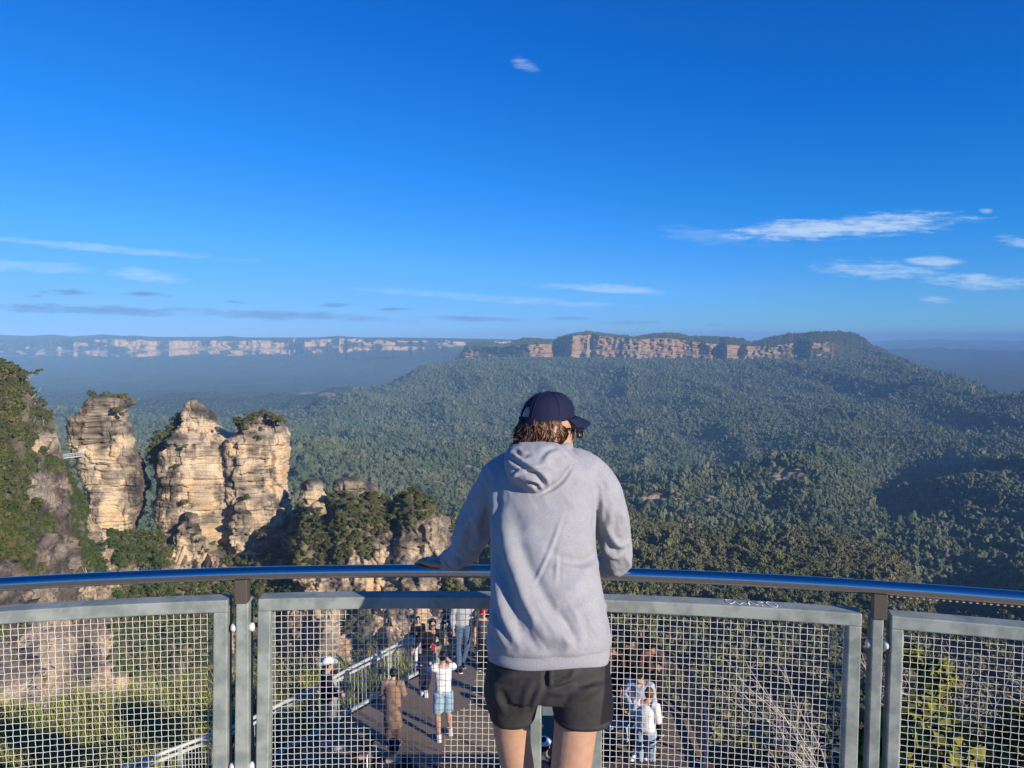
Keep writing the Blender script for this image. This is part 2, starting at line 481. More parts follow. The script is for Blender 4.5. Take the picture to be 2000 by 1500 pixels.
# ================================================================== terrain of the valley
UC = [-500, 0, 300, 560, 700, 860, 1000, 1200, 1400, 1600, 1750, 1850, 2000, 2300, 2600]
TAB = [  # distance, photo row of the ground at each column above
    (55,    [1700] * 15),
    (120,   [1600] * 15),
    (250,   [1680, 1680, 1680, 1680, 1690, 1600, 1500, 1500, 1500, 1500, 1500, 1520, 1540, 1540, 1540]),
    (400,   [1500, 1500, 1500, 1490, 1470, 1340, 1310, 1320, 1330, 1340, 1350, 1380, 1390, 1390, 1390]),
    (600,   [1330, 1330, 1330, 1310, 1250, 1180, 1160, 1165, 1190, 1200, 1230, 1270, 1270, 1250, 1250]),
    (750,   [1190, 1190, 1190, 1160, 1110, 1070, 1055, 1065, 1100, 1108, 1150, 1235, 1220, 1150, 1150]),
    (900,   [1150, 1150, 1150, 1110, 1060, 1018, 1004, 1016, 1050, 1052, 1096, 1208, 1185, 1120, 1090]),
    (1000,  [1130, 1130, 1130, 1090, 1060, 1030, 1022, 1028, 1056, 1058, 1112, 1195, 1155, 1085, 1060]),
    (1150,  [1090, 1090, 1090, 1060, 1060, 1060, 1062, 1064, 1090, 1095, 1140, 1168, 1122, 1060, 1035]),
    (1400,  [980, 980, 980, 965, 985, 1022, 1040, 1030, 1035, 1015, 1064, 1062, 1034, 985, 960]),
    (1800,  [885, 885, 880, 884, 902, 938, 985, 988, 980, 935, 992, 972, 948, 915, 900]),
    (2300,  [862, 866, 868, 868, 888, 928, 942, 945, 935, 890, 942, 920, 900, 868, 850]),
    (3000,  [832, 835, 836, 832, 830, 860, 870, 870, 860, 835, 850, 840, 818, 808, 800]),
    (3800,  [808, 810, 810, 806, 786, 792, 795, 798, 793, 785, 785, 780, 779, 800, 800]),
    (4600,  [788, 788, 788, 787, 768, 742, 738, 740, 738, 735, 731, 741, 800, 810, 810]),
    (5200,  [772, 772, 772, 775, 772, 713, 706, 708, 708, 707, 700, 750, 800, 815, 815]),
    (5400,  [768, 768, 768, 771, 771, 711, 700, 702, 704, 706, 700, 755, 800, 815, 815]),
    (5700,  [763, 763, 763, 765, 768, 740, 705, 705, 705, 705, 720, 765, 800, 810, 810]),
    (6500,  [750, 750, 750, 752, 757, 770, 770, 770, 770, 770, 772, 775, 785, 790, 790]),
    (8000,  [722, 722, 722, 724, 730, 735, 740, 745, 748, 748, 748, 748, 750, 752, 752]),
    (9300,  [696, 696, 696, 694, 690, 688, 695, 715, 728, 730, 728, 728, 728, 730, 730]),
    (12000, [690, 690, 690, 690, 686, 684, 690, 700, 704, 706, 704, 703, 705, 706, 706]),
    (14500, [690, 690, 690, 690, 684, 680, 684, 690, 694, 694, 692, 686, 692, 690, 690]),
    (17000, [690, 690, 690, 690, 684, 680, 684, 688, 690, 692, 695, 694, 693, 692, 692]),
    (22000, [690, 690, 690, 690, 684, 680, 676, 676, 676, 677, 678, 676, 677, 677, 677]),
    (27000, [690, 690, 690, 690, 684, 676, 668, 667, 666, 667, 669, 667, 668, 668, 668]),
    (33000, [690, 690, 690, 690, 684, 680, 674, 673, 673, 673, 674, 673, 674, 674, 674]),
]
TY = np.array([t[0] for t in TAB], float); TP = np.array([t[1] for t in TAB], float)


def base_py(u, Y):
    """photo row of the bare terrain for columns u (n) at distances Y (m) -> (m, n)"""
    a = pchip(np.log(TY), TP, np.log(Y))
    return pchip(UC, a.T, u).T


_uu = np.arange(-500, 2601, 25.0); _yy = np.exp(np.linspace(math.log(1200), math.log(5200), 160)); _bp = base_py(_uu, _yy)


def ground_Y(px, py):
    """distance at which the forest apron passes a photo pixel"""
    c = _bp[:, int(np.clip(round((px + 500) / 25), 0, len(_uu) - 1))]
    i = int(np.argmin(np.abs(c - py))); return float(_yy[i])


SPURS = [([(1290, 1020), (1400, 988), (1515, 950), (1600, 922), (1700, 895), (1800, 865)], 52, 110),
         ([(1600, 850), (1690, 812), (1760, 792), (1850, 778)], 45, 130),
         ([(1790, 1075), (1840, 1000), (1900, 930), (1960, 870)], 22, 120),
         ([(880, 935), (960, 900), (1040, 872)], 40, 130),
         ([(620, 790), (740, 800), (850, 812)], 30, 150),
         ([(1230, 940), (1330, 900), (1430, 860), (1500, 820)], 26, 110),
         ([(760, 880), (880, 850), (990, 810)], 26, 130)]
SPUR_W = []
for pts, hh, ww in SPURS:
    SPUR_W.append((np.array([at(px, py, ground_Y(px, py))[:2] for px, py in pts]), hh, ww))


def terrain_z(u, Y, py):
    """adds gullies, spurs and roughness; u, Y, py same shape"""
    P = at(u, py, Y)
    x, z = P[..., 0], P[..., 2]
    zero = np.zeros_like(x)
    w = smooth(1250, 1700, Y) * (1 - smooth(4700, 5400, Y))
    g = ridged(np.stack([x / 420 + 0.35 * vnoise(np.stack([x / 600, Y / 600, zero], -1), 3), Y / 1300, zero], -1), 5, 3)
    z = z + w * 70 * (g - 0.1)
    z = z + w * 12 * fbm(np.stack([x / 150, Y / 190, zero + 2.5], -1), 8, 3)
    far = smooth(7000, 12000, Y) * (u > 950)
    z = z + far * 170 * (ridged(np.stack([x / 1700, Y / 2600, zero], -1), 41, 4) - 0.25)
    lf = smooth(1900, 2600, Y) * (1 - smooth(8600, 9200, Y)) * smooth(760, 560, u)
    z = z + lf * 26 * ridged(np.stack([x / 700, Y / 500, zero], -1), 61, 4)
    nr = (1 - smooth(900, 1300, Y)) * smooth(200, 420, Y)
    z = z + nr * 7 * fbm(np.stack([x / 60, Y / 70, zero], -1), 9, 4)
    for pts, hh, ww in SPUR_W:
        d = np.full(x.shape, 1e9)
        for a, b in zip(pts[:-1], pts[1:]):
            ab = b - a; t = np.clip(((x - a[0]) * ab[0] + (Y - a[1]) * ab[1]) / (ab @ ab), 0, 1)
            d = np.minimum(d, np.hypot(x - a[0] - t * ab[0], Y - a[1] - t * ab[1]))
        z = z + hh * np.exp(-(d / ww) ** 2)
    return x, z


SCARS = [(1270, 975, 40, 12), (1330, 982, 25, 9), (1385, 978, 30, 9), (1540, 928, 42, 14), (1515, 940, 14, 8), (640, 771, 22, 5), (600, 768, 18, 3),
         (700, 892, 35, 3), (690, 897, 30, 3), (1690, 1050, 16, 10), (1680, 1062, 10, 6), (918, 911, 9, 5), (855, 945, 22, 6), (1720, 1108, 8, 5), (1757, 1127, 9, 5),
         (1040, 858, 16, 3)]


def scar_of(px, py):
    s = np.zeros_like(px)
    for a, b, c, d in SCARS: s = np.maximum(s, np.exp(-((px - a) / c) ** 2 - ((py - b) / d) ** 2))
    return s


u = np.arange(-420, 2430, 6.0); Yr = np.exp(np.linspace(math.log(55), math.log(33000), 330))
PY = base_py(u, Yr); UU, YY = np.meshgrid(u, Yr)
X, Z = terrain_z(UU, YY, PY)
G = np.stack([X, YY, Z], -1)
mb = MB(); mb.grid(G)
me = mb.mesh('terrain')
qx, qy = proj(G.reshape(-1, 3))
sc_ = scar_of(qx, qy)
vattr(me, 'scar', np.clip(sc_ * 1.3, 0, 1))
terrain_grid = (u, np.log(Yr), Z)

m = bpy.data.materials.new('forested_land'); m.use_nodes = True; t = m.node_tree; b = t.nodes['Principled BSDF']
g = N(t, 'ShaderNodeNewGeometry')
n1_ = N(t, 'ShaderNodeTexVoronoi', i={'Scale': 0.05, 'Randomness': 1.0}); t.links.new(g.outputs['Position'], n1_.inputs['Vector'])
n2_ = N(t, 'ShaderNodeTexNoise', i={'Scale': 0.006, 'Detail': 8.0, 'Roughness': 0.65}); t.links.new(g.outputs['Position'], n2_.inputs['Vector'])
r_ = N(t, 'ShaderNodeValToRGB'); t.links.new(n2_.outputs[0], r_.inputs[0]); r_.color_ramp.elements[0].position = .35; r_.color_ramp.elements[1].position = .68
r_.color_ramp.elements[0].color = (.044, .058, .028, 1); r_.color_ramp.elements[1].color = (.080, .090, .046, 1)
scn = N(t, 'ShaderNodeAttribute', attribute_name='scar')
n3_ = N(t, 'ShaderNodeTexNoise', i={'Scale': 0.07, 'Detail': 6.0, 'Roughness': 0.7}); t.links.new(g.outputs['Position'], n3_.inputs['Vector'])
f_ = N(t, 'ShaderNodeMapRange'); t.links.new(math_n(t, 'MULTIPLY', scn.outputs['Fac'], n3_.outputs[0]), f_.inputs[0]); f_.inputs[1].default_value = .22; f_.inputs[2].default_value = .42
x_ = N(t, 'ShaderNodeMixRGB'); t.links.new(f_.outputs[0], x_.inputs[0]); t.links.new(r_.outputs[0], x_.inputs[1]); x_.inputs[2].default_value = (.33, .25, .17, 1)
t.links.new(x_.outputs[0], b.inputs['Base Color']); b.inputs['Roughness'].default_value = 1; b.inputs['Specular IOR Level'].default_value = 0.0
bp = N(t, 'ShaderNodeBump', i={'Strength': 1.0, 'Distance': 22.0}); bp.invert = True
t.links.new(n1_.outputs['Distance'], bp.inputs['Height']); t.links.new(bp.outputs[0], b.inputs['Normal'])
M['land'] = m
tag(link('terrain', me, mat=m), kind='structure')


def terrain_sample(px, Y):
    """bilinear height of the finished terrain"""
    uu, ly, ZZ = terrain_grid
    fx = np.clip((px - uu[0]) / (uu[1] - uu[0]), 0, len(uu) - 1.001); fy = np.clip((np.log(Y) - ly[0]) / (ly[1] - ly[0]), 0, len(ly) - 1.001)
    i = fx.astype(int); j = fy.astype(int); a = fx - i; c = fy - j
    z = ZZ[j, i] * (1 - a) * (1 - c) + ZZ[j, i + 1] * a * (1 - c) + ZZ[j + 1, i] * (1 - a) * c + ZZ[j + 1, i + 1] * a * c
    # columns of the grid are photo columns; the side offset follows from the row at which that ground lies
    xx = at(px, 0 * px, Y)[..., 0] * 0
    X0 = X[j, i] * (1 - a) * (1 - c) + X[j, i + 1] * a * (1 - c) + X[j + 1, i] * (1 - a) * c + X[j + 1, i + 1] * a * c
    return np.stack([X0, Y, z], -1)


# ------------------------------------------------------------------ foliage masters (shared mesh data)
def leaf_crown(n_lump, n_leaf, leaf, rad, hgt, seed, spread=1.0, flat=.7, base=.0):
    """crown of many leaf-sized faces gathered into lumps"""
    r = np.random.default_rng(seed); V = []; T = []
    for k in range(n_lump):
        th = r.uniform(0, 6.283); rr = rad * math.sqrt(r.uniform(0, 1)) * .75 * spread; c = np.array([rr * math.cos(th), rr * math.sin(th), base + hgt * r.uniform(.25, .9)])
        s = rad * r.uniform(.34, .56)
        d = r.normal(size=(n_leaf, 3)); d /= np.linalg.norm(d, axis=1, keepdims=True); d[:, 2] = np.where(d[:, 2] < -.3, -d[:, 2], d[:, 2])
        p = c + d * s * r.uniform(.6, 1.05, (n_leaf, 1)) * np.array([1, 1, flat])
        nrm = d * .9 + r.normal(size=d.shape) * .55; nrm /= np.linalg.norm(nrm, axis=1, keepdims=True)
        a = np.cross(nrm, r.normal(size=d.shape)); a /= np.linalg.norm(a, axis=1, keepdims=True); bb = np.cross(nrm, a)
        L = leaf * r.uniform(.6, 1.3, (n_leaf, 1))
        o = len(V) * 3
        V.append(np.stack([p + a * L, p - a * L * .5 + bb * L * .75, p - a * L * .5 - bb * L * .75], 1).reshape(-1, 3))
    V = np.vstack(V); return V, np.arange(len(V)).reshape(-1, 3)


_ICO = None


def ico():
    global _ICO
    if _ICO is None:
        bm = bmesh.new(); bmesh.ops.create_icosphere(bm, subdivisions=2, radius=1); bm.verts.ensure_lookup_table()
        _ICO = (np.array([v.co[:] for v in bm.verts]), np.array([[v.index for v in f.verts] for f in bm.faces])); bm.free()
    return _ICO


def lump_crown(n, rad, hgt, seed, rough=.3):
    r = np.random.default_rng(seed); V0, T0 = ico(); mb = MB()
    for k in range(n):
        th = r.uniform(0, 6.283); rr = rad * math.sqrt(r.uniform(0, 1)) * .62
        c = np.array([rr * math.cos(th), rr * math.sin(th), hgt * r.uniform(.35, .85)]); s = rad * r.uniform(.36, .55)
        v = V0 * (1 + rough * vnoise(V0 * 2.6 + seed * 3.1 + k * 7.7, seed)[:, None]) * (1 + .35 * r.normal(size=(len(V0), 1)) * .5)
        mb.add(c + v * s * np.array([1, 1, .8]), T=T0)
    V, Q, T = mb.data(); return V, T


def master(name, V, T, mat_):
    me = mesh_from(name, V, [T], False); me.materials.append(mat_)
    return me


MC = bpy.data.collections.new('forest_masters')       # holds the tree meshes that the forests repeat


def master_collection(name, meshes):
    c = bpy.data.collections.new(name)
    for k, me in enumerate(meshes):
        o = bpy.data.objects.new('%s_%02d' % (name, k), me); c.objects.link(o)
    return c


def scatter(name, P, S, rz, idx, coll, label=None, cat=None):
    """one object that repeats the trees of a collection on its points"""
    me = bpy.data.meshes.new(name); me.vertices.add(len(P)); me.vertices.foreach_set('co', np.asarray(P, np.float32).ravel())
    vattr(me, 'size', np.asarray(S, np.float32)); vattr(me, 'turn', rz)
    a = me.attributes.new('pick', 'INT', 'POINT'); a.data.foreach_set('value', np.asarray(idx, np.int32))
    o = bpy.data.objects.new(name, me); COL.objects.link(o)
    ng = bpy.data.node_groups.new(name, 'GeometryNodeTree')
    ng.interface.new_socket('Geometry', in_out='INPUT', socket_type='NodeSocketGeometry'); ng.interface.new_socket('Geometry', in_out='OUTPUT', socket_type='NodeSocketGeometry')
    gi = ng.nodes.new('NodeGroupInput'); go = ng.nodes.new('NodeGroupOutput')
    ci = ng.nodes.new('GeometryNodeCollectionInfo'); ci.inputs[0].default_value = coll; ci.inputs[1].default_value = True; ci.inputs[2].default_value = True
    ip = ng.nodes.new('GeometryNodeInstanceOnPoints')
    def at_(nm, ty):
        n = ng.nodes.new('GeometryNodeInputNamedAttribute'); n.data_type = ty; n.inputs[0].default_value = nm; return n.outputs[0]
    cx = ng.nodes.new('ShaderNodeCombineXYZ'); ng.links.new(at_('turn', 'FLOAT'), cx.inputs[2])
    ng.links.new(gi.outputs[0], ip.inputs['Points']); ng.links.new(ci.outputs[0], ip.inputs['Instance'])
    ip.inputs['Pick Instance'].default_value = True
    ng.links.new(at_('pick', 'INT'), ip.inputs['Instance Index']); ng.links.new(cx.outputs[0], ip.inputs['Rotation']); ng.links.new(at_('size', 'FLOAT_VECTOR'), ip.inputs['Scale'])
    ng.links.new(ip.outputs[0], go.inputs[0])
    md_ = o.modifiers.new('scatter', 'NODES'); md_.node_group = ng
    tag(o, label, cat, kind='stuff')
    return o


far_masters = []
for k in range(7):
    V, T = lump_crown(4 + k % 3, 1.0, 1.5, 100 + k); far_masters.append(master('far_crown', V, T, M['far_leaf']))
FAR_COLL = master_collection('far_crown', far_masters)
near_masters = []
for k in range(7):
    V, T = leaf_crown(8 + k % 3, 80, .17, 1.0, 1.5, 200 + k); V2, T2 = lump_crown(4, .72, 1.2, 300 + k)
    near_masters.append(master('near_crown', np.vstack([V, V2]), np.vstack([T, T2 + len(V)]), M['hill_leaf']))
NEAR_COLL = master_collection('near_crown', near_masters)


def forest_points(n, u0, u1, Y0, Y1, seed):
    r = np.random.default_rng(seed)
    Y = np.sqrt(r.uniform(Y0 ** 2, Y1 ** 2, n)); px = r.uniform(u0, u1, n)
    return px, Y, r


def plant(name, n, u0, u1, Y0, Y1, rad, coll, seed, label, nm=7, thin=.45, keep=None):
    px, Y, r = forest_points(n, u0, u1, Y0, Y1, seed)
    P = terrain_sample(px, Y); qx, qy = proj(P)
    k = r.uniform(0, 1, n) > np.clip(scar_of(qx, qy) * 1.5, 0, .93)
    dens = fbm(np.stack([P[:, 0] / 90, P[:, 1] / 90, 0 * Y], -1), 77, 3)
    k &= r.uniform(-1, 1, n) < dens * 1.2 + thin
    if keep is not None: k &= keep(qx, qy, Y)
    P = P[k]; m_ = len(P)
    s = rad * r.lognormal(-.05, .40, m_); S = np.stack([s, s, s * r.uniform(.75, 1.8, m_)], -1); P[:, 2] -= .25 * s
    scatter(name, P, S, r.uniform(0, 6.28, m_), r.integers(0, nm, m_), coll, label, 'forest')
    return m_


cnt = 0
cnt += plant('valley_forest', 290000, 480, 2080, 1150, 5420, 4.5, FAR_COLL, 21, 'blue green eucalypt forest covering the slopes below the flat topped mountain', keep=lambda qx, qy, Y: (qx > 760 - (Y < 3600) * 120) | (RNG.uniform(0, 1, len(Y)) < (1 - smooth(2200, 4700, Y) * smooth(760, 600, qx)) ** 3))
cnt += plant('valley_forest', 100000, -60, 600, 1700, 4800, 4.3, FAR_COLL, 22, 'hazy blue forest on the valley floor behind the three rock pillars', keep=lambda qx, qy, Y: RNG.uniform(0, 1, len(Y)) < (1 - smooth(1900, 4700, Y)) ** 3)
cnt += plant('valley_forest', 26000, -60, 790, 620, 1750, 5.0, FAR_COLL, 26, 'dark forest far below in the gaps between the rock pillars')
cnt += plant('hill_forest', 36000, 780, 2080, 330, 1150, 2.5, NEAR_COLL, 23, 'olive green forest on the nearer hill below the handrail', thin=.9)
cnt += plant('hill_forest', 9000, 820, 2080, 110, 345, 1.9, NEAR_COLL, 24, 'olive scrub on the steep slope seen through the wire mesh', thin=.9)
print('trees', cnt)


# ------------------------------------------------------------------ flat topped mountain with its cliffs
def line(pts, x):
    a = np.array(pts, float); return np.interp(x, a[:, 0], a[:, 1])


TOP = [(870, 712), (895, 700), (903, 688), (912, 672), (925, 668), (990, 672), (1000, 668), (1020, 661), (1060, 662), (1080, 664), (1100, 657), (1130, 650), (1150, 648), (1180, 652), (1210, 655),
       (1240, 660), (1270, 652), (1300, 651), (1330, 652), (1345, 657), (1400, 658), (1450, 662), (1465, 670), (1480, 667), (1500, 660), (1540, 652), (1600, 648), (1640, 647), (1670, 651), (1690, 662), (1700, 672), (1730, 684), (1760, 704), (1790, 724)]
RIM = [(870, 713), (895, 703), (905, 690), (915, 678), (990, 678), (1030, 674), (1075, 672), (1085, 668), (1110, 657), (1130, 655), (1150, 654), (1200, 659), (1250, 663), (1300, 660), (1340, 666), (1390, 672), (1450, 676), (1470, 676), (1500, 677), (1540, 672), (1580, 667), (1620, 668), (1680, 680), (1730, 692), (1790, 726)]
BASE = [(870, 716), (905, 704), (1000, 706), (1075, 705), (1110, 706), (1200, 708), (1300, 710), (1400, 713), (1450, 712), (1500, 710), (1600, 712), (1700, 706), (1790, 732)]
uc = np.arange(868, 1792, 1.15); top = line(TOP, uc); rim = np.maximum(line(RIM, uc), top + .6); base = line(BASE, uc)
top = top + .8 * vnoise(np.stack([uc / 7, 0 * uc, 0 * uc], -1), 4) * smooth(900, 940, uc)
nr = 62; tt = np.linspace(0, 1, nr)
V_ = base[None] + (rim - base)[None] * tt[:, None]
butt = ridged(np.stack([uc / 88 + .4 * vnoise(np.stack([uc / 60, 0 * uc, 0 * uc], -1), 2), 0 * uc, 0 * uc], -1), 12, 4)
notch = 260 * np.exp(-((uc - 1092) / 15) ** 2) + 90 * np.exp(-((uc - 1155) / 5) ** 2) + 60 * np.exp(-((uc - 1405) / 8) ** 2) + 80 * np.exp(-((uc - 1445) / 8) ** 2) + 60 * np.exp(-((uc - 1555) / 10) ** 2)
nose = -90 * np.exp(-((uc - 1118) / 10) ** 2) - 80 * np.exp(-((uc - 1420) / 8) ** 2) + 420 * smooth(1575, 1730, uc) + 330 * smooth(1070, 905, uc) - 190 * np.exp(-((uc - 1640) / 50) ** 2) * 0
Y0_ = 5480 - 70 * butt - 90 * ridged(np.stack([uc / 190 + 3, 0 * uc, 0 * uc], -1), 13, 2) + notch + nose
ledge = 55 * smooth(.40, .52, tt + 0.04 * 0)
YY_ = Y0_[None] + ledge[:, None] + 40 * tt[:, None]
YY_ = YY_ + 14 * vnoise(np.stack([np.broadcast_to(uc / 9, V_.shape), V_ / 2.2, 0 * V_], -1), 31) + 16 * vnoise(np.stack([np.broadcast_to(uc / 5, V_.shape) + V_ / 30, V_ / 8, 0 * V_], -1), 33)
nc = 22; tc_ = np.linspace(0, 1, nc + 1)[1:]
Vc = rim[None] + (top - rim)[None] * (tc_[:, None] ** .8); Yc = YY_[-1][None] + 430 * tc_[:, None]
nb_ = 6; tb = np.linspace(0, 1, nb_ + 1)[1:]
Vb = top[None] + 40 * tb[:, None]; Yb = Yc[-1][None] + 260 * tb[:, None]
Va = np.vstack([V_, Vc, Vb]); Ya = np.vstack([YY_, Yc, Yb])
Gm = at(np.broadcast_to(uc, Va.shape), Va, Ya)
mb = MB(); mb.grid(Gm); me = mb.mesh('mountain')
Ua = np.broadcast_to(uc, Va.shape)
rockiness = np.zeros(Va.shape); rockiness[:nr] = 1
lowveg = smooth(.05, .0, tt)[:, None] * .8 + .45 * np.exp(-((tt - .46) / .05) ** 2)[:, None] * smooth(-.2, .3, vnoise(np.stack([uc / 12, 0 * uc, 0 * uc], -1), 91))[None]
patch = fbm(np.stack([Ua / 16, Va / 9, 0 * Va], -1), 55, 4)
left = smooth(1040, 1010, Ua); right = smooth(1462, 1500, Ua)
vegw = np.clip(left * smooth(.35, -.1, patch) + right * smooth(.32, .02, patch) * (1 - .9 * np.exp(-((Ua - 1510) / 32) ** 2 - ((Va - 690) / 11) ** 2)) * (1 - .8 * np.exp(-((Ua - 1580) / 9) ** 2 - ((Va - 680) / 10) ** 2)) + .35 * smooth(.25, .6, patch), 0, 1)
vegw = np.maximum(vegw, smooth(1600, 1640, Ua)); vegw[:nr] = np.clip(np.maximum(vegw[:nr], lowveg), 0, 1); vegw[nr:] = 1
ox = .92 + .35 * fbm(np.stack([Ua / 22, Va / 10, 0 * Va + 3], -1), 71, 4) + .12 * np.exp(-((Ua - 1300) / 90) ** 2)
vattr(me, 'ox', np.clip(ox, 0, 1).ravel()); vattr(me, 'pale', np.clip(-.3 + .4 * fbm(np.stack([Ua / 10, Va / 5, 0 * Va], -1), 72, 3), 0, 1).ravel()); vattr(me, 'veg', vegw.ravel())
tag(link('mountain', me, mat=M['far_rock']), kind='structure')
# trees on the mountain's crown and on its ledges
r = np.random.default_rng(5); n = 15000
i = r.integers(0, Va.shape[0] - nb_ - 1, n); j = r.integers(0, len(uc) - 1, n)
i = np.where(r.uniform(0, 1, n) < .75, r.integers(nr - 2, nr + nc, n), i)
k = r.uniform(0, 1, n) < vegw[i, j] ** 1.5
P = Gm[i, j][k] + r.normal(size=(k.sum(), 3)) * np.array([3, 8, .5]); s = 5.2 * r.lognormal(0, .25, len(P))
scatter('mountain_forest', P - np.array([0, 0, 2]), np.stack([s, s, s], -1), r.uniform(0, 6.28, len(P)), r.integers(0, 7, len(P)), FAR_COLL, 'dark scrubby forest on the crown and ledges of the flat topped mountain', 'forest')

# ------------------------------------------------------------------ long line of cliffs far across the valley
uc = np.arange(-420, 1030, 1.6)
top = line([(-420, 655), (0, 654), (60, 656), (100, 653), (140, 657), (200, 653), (240, 656), (262, 655), (300, 658), (420, 658), (445, 656), (480, 659), (620, 659), (660, 656), (700, 659), (780, 659), (840, 660), (900, 661), (960, 662), (1030, 664)], uc)
rim = line([(-420, 669), (0, 671), (90, 668), (110, 665), (200, 664), (350, 666), (450, 667), (520, 664), (640, 662), (660, 660), (720, 664), (850, 666), (1030, 668)], uc) + 1.6 * vnoise(np.stack([uc / 9, 0 * uc, 0 * uc], -1), 14)
base = line([(-420, 702), (0, 701), (150, 698), (300, 698), (350, 692), (450, 692), (600, 690), (700, 686), (800, 682), (900, 680), (1030, 678)], uc) + 2.5 * vnoise(np.stack([uc / 16, 0 * uc, 0 * uc], -1), 15)
nr = 26; tt = np.linspace(0, 1, nr); V_ = base[None] + (rim - base)[None] * tt[:, None]
butt = ridged(np.stack([uc / 105 + .5 * vnoise(np.stack([uc / 70, 0 * uc, 0 * uc], -1), 6), 0 * uc, 0 * uc], -1), 19, 5)
Y0_ = 9350 - 330 * butt + 500 * smooth(700, 1000, uc)
YY_ = Y0_[None] + 150 * smooth(.3, .5, tt)[:, None] + 70 * tt[:, None] + 26 * vnoise(np.stack([np.broadcast_to(uc / 5, V_.shape), V_ / 3, 0 * V_], -1), 34)
tc_ = np.linspace(0, 1, 9)[1:]; Vc = rim[None] + (top - rim)[None] * tc_[:, None]; Yc = YY_[-1][None] + 1900 * tc_[:, None]
tb = np.linspace(0, 1, 4)[1:]; Vb = top[None] + 12 * tb[:, None]; Yb = Yc[-1][None] + 900 * tb[:, None]
fo = np.linspace(1, 0, 7)[:-1]
Vf = base[None] + 14 * fo[:, None]; Yf = YY_[0][None] - 420 * fo[:, None]
Va = np.vstack([Vf, V_, Vc, Vb]); Ya = np.vstack([Yf, YY_, Yc, Yb]); Ua = np.broadcast_to(uc, Va.shape)
mb = MB(); mb.grid(at(Ua, Va, Ya)); me = mb.mesh('plateau')
patch = fbm(np.stack([Ua / 20, Va / 8, 0 * Va], -1), 56, 4)
veg = np.ones(Va.shape); rr = slice(6, 6 + nr)
expo = .12 + .55 * np.exp(-((Ua - 300) / 130) ** 2) + .35 * np.exp(-((Ua - 660) / 130) ** 2) + .2 * np.exp(-((Ua - 480) / 60) ** 2) - .25 * np.exp(-((Ua - 60) / 90) ** 2 - ((Va - 670) / 10) ** 2)
veg[rr] = np.clip(smooth(expo - .2, expo + .05, patch + .25 + .0 * Va)[rr], 0, 1)
vattr(me, 'ox', np.clip(1.0 + .35 * patch, 0, 1).ravel()); vattr(me, 'pale', np.clip(-.15 + .4 * patch, 0, 1).ravel()); vattr(me, 'veg', veg.ravel())
tag(link('plateau', me, mat=M['plateau_rock']), kind='structure')

# ------------------------------------------------------------------ blue air of the valley
z0_ = float(Z.min()) - 1.0; hz = MB(); hz.box((0, 15500, (z0_ + 80) / 2), (68000, 39000, 80 - z0_)); print('air bottom', z0_)
hm = bpy.data.materials.new('air'); hm.use_nodes = True; t = hm.node_tree; t.nodes.clear()
pv = N(t, 'ShaderNodeVolumePrincipled'); pv.inputs['Color'].default_value = (.29, .55, .92, 1); pv.inputs['Density'].default_value = 6.8e-5; pv.inputs['Anisotropy'].default_value = -0.28
ou = N(t, 'ShaderNodeOutputMaterial'); t.links.new(pv.outputs[0], ou.inputs['Volume'])
hm.cycles.homogeneous_volume = True
tag(hz.build('haze', hm, sm=False), kind='stuff')
# ================================================================== the escarpment with its three pillars
VT = [(-90, 690), (0, 712), (30, 722), (57, 742), (72, 785), (100, 812), (108, 835), (113, 855), (124, 890), (133, 930), (150, 965), (180, 1018), (215, 1045), (260, 1046), (310, 1050), (380, 1075), (430, 1090),
      (520, 1066), (556, 1044), (568, 1008), (588, 986), (640, 982), (655, 965), (690, 960), (735, 968), (762, 978), (800, 960), (845, 976), (862, 1008), (1000, 1010)]
YB = [(-90, 300), (0, 322), (60, 345), (110, 385), (140, 408), (190, 425), (300, 428), (450, 423), (560, 419), (600, 417), (740, 411), (862, 401), (1000, 400)]
UE = [(640, 862), (1010, 864), (1100, 868), (1140, 890), (1200, 925), (1290, 950), (1420, 965), (1600, 980)]
NS, NV = 430, 330
sg = np.linspace(0, 1, NS); tv = np.linspace(0, 1, NV)
u0 = -90 + sg * (960 + 90)
vt0 = line(VT, u0)
vt0 = vt0 + 3.0 * fbm(np.stack([u0 / 14, 0 * u0, 0 * u0], -1), 8, 3)
VV = vt0[None] + (1580 - vt0)[None] * (tv[:, None] ** 1.15)
ue = line(UE, VV.ravel()).reshape(VV.shape) + 3 * vnoise(np.stack([VV / 16, 0 * VV, 0 * VV], -1), 17)
UU2 = -90 + sg[None] * (ue + 14 + 90)
# the top line belongs to the column it is seen in
vt1 = line(VT, np.minimum(UU2[0], 864)) + 2.0 * fbm(np.stack([UU2[0] / 9, 0 * sg, 0 * sg], -1), 8, 3)
VV = vt1[None] + (1580 - vt1)[None] * (tv[:, None] ** 1.15)
yb = line(YB, UU2.ravel()).reshape(UU2.shape)
dv = VV - vt1[None]
YM = yb - 0.17 * dv - 26 * smooth(0, 60, dv)
YM = YM - 24 * smooth(1120, 1330, VV) * smooth(260, 120, UU2)
edge = smooth(ue - 26, ue + 14, UU2); YM = YM + 120 * edge ** 2


def in_poly(px, py, poly):
    px = np.asarray(px, float); py = np.asarray(py, float); c = np.zeros(px.shape, bool); n = len(poly); j = n - 1
    for i in range(n):
        (xi, yi), (xj, yj) = poly[i], poly[j]
        k = ((yi > py) != (yj > py)) & (px < (xj - xi) * (py - yi) / ((yj - yi) if yj != yi else 1e-9) + xi); c ^= k; j = i
    return c


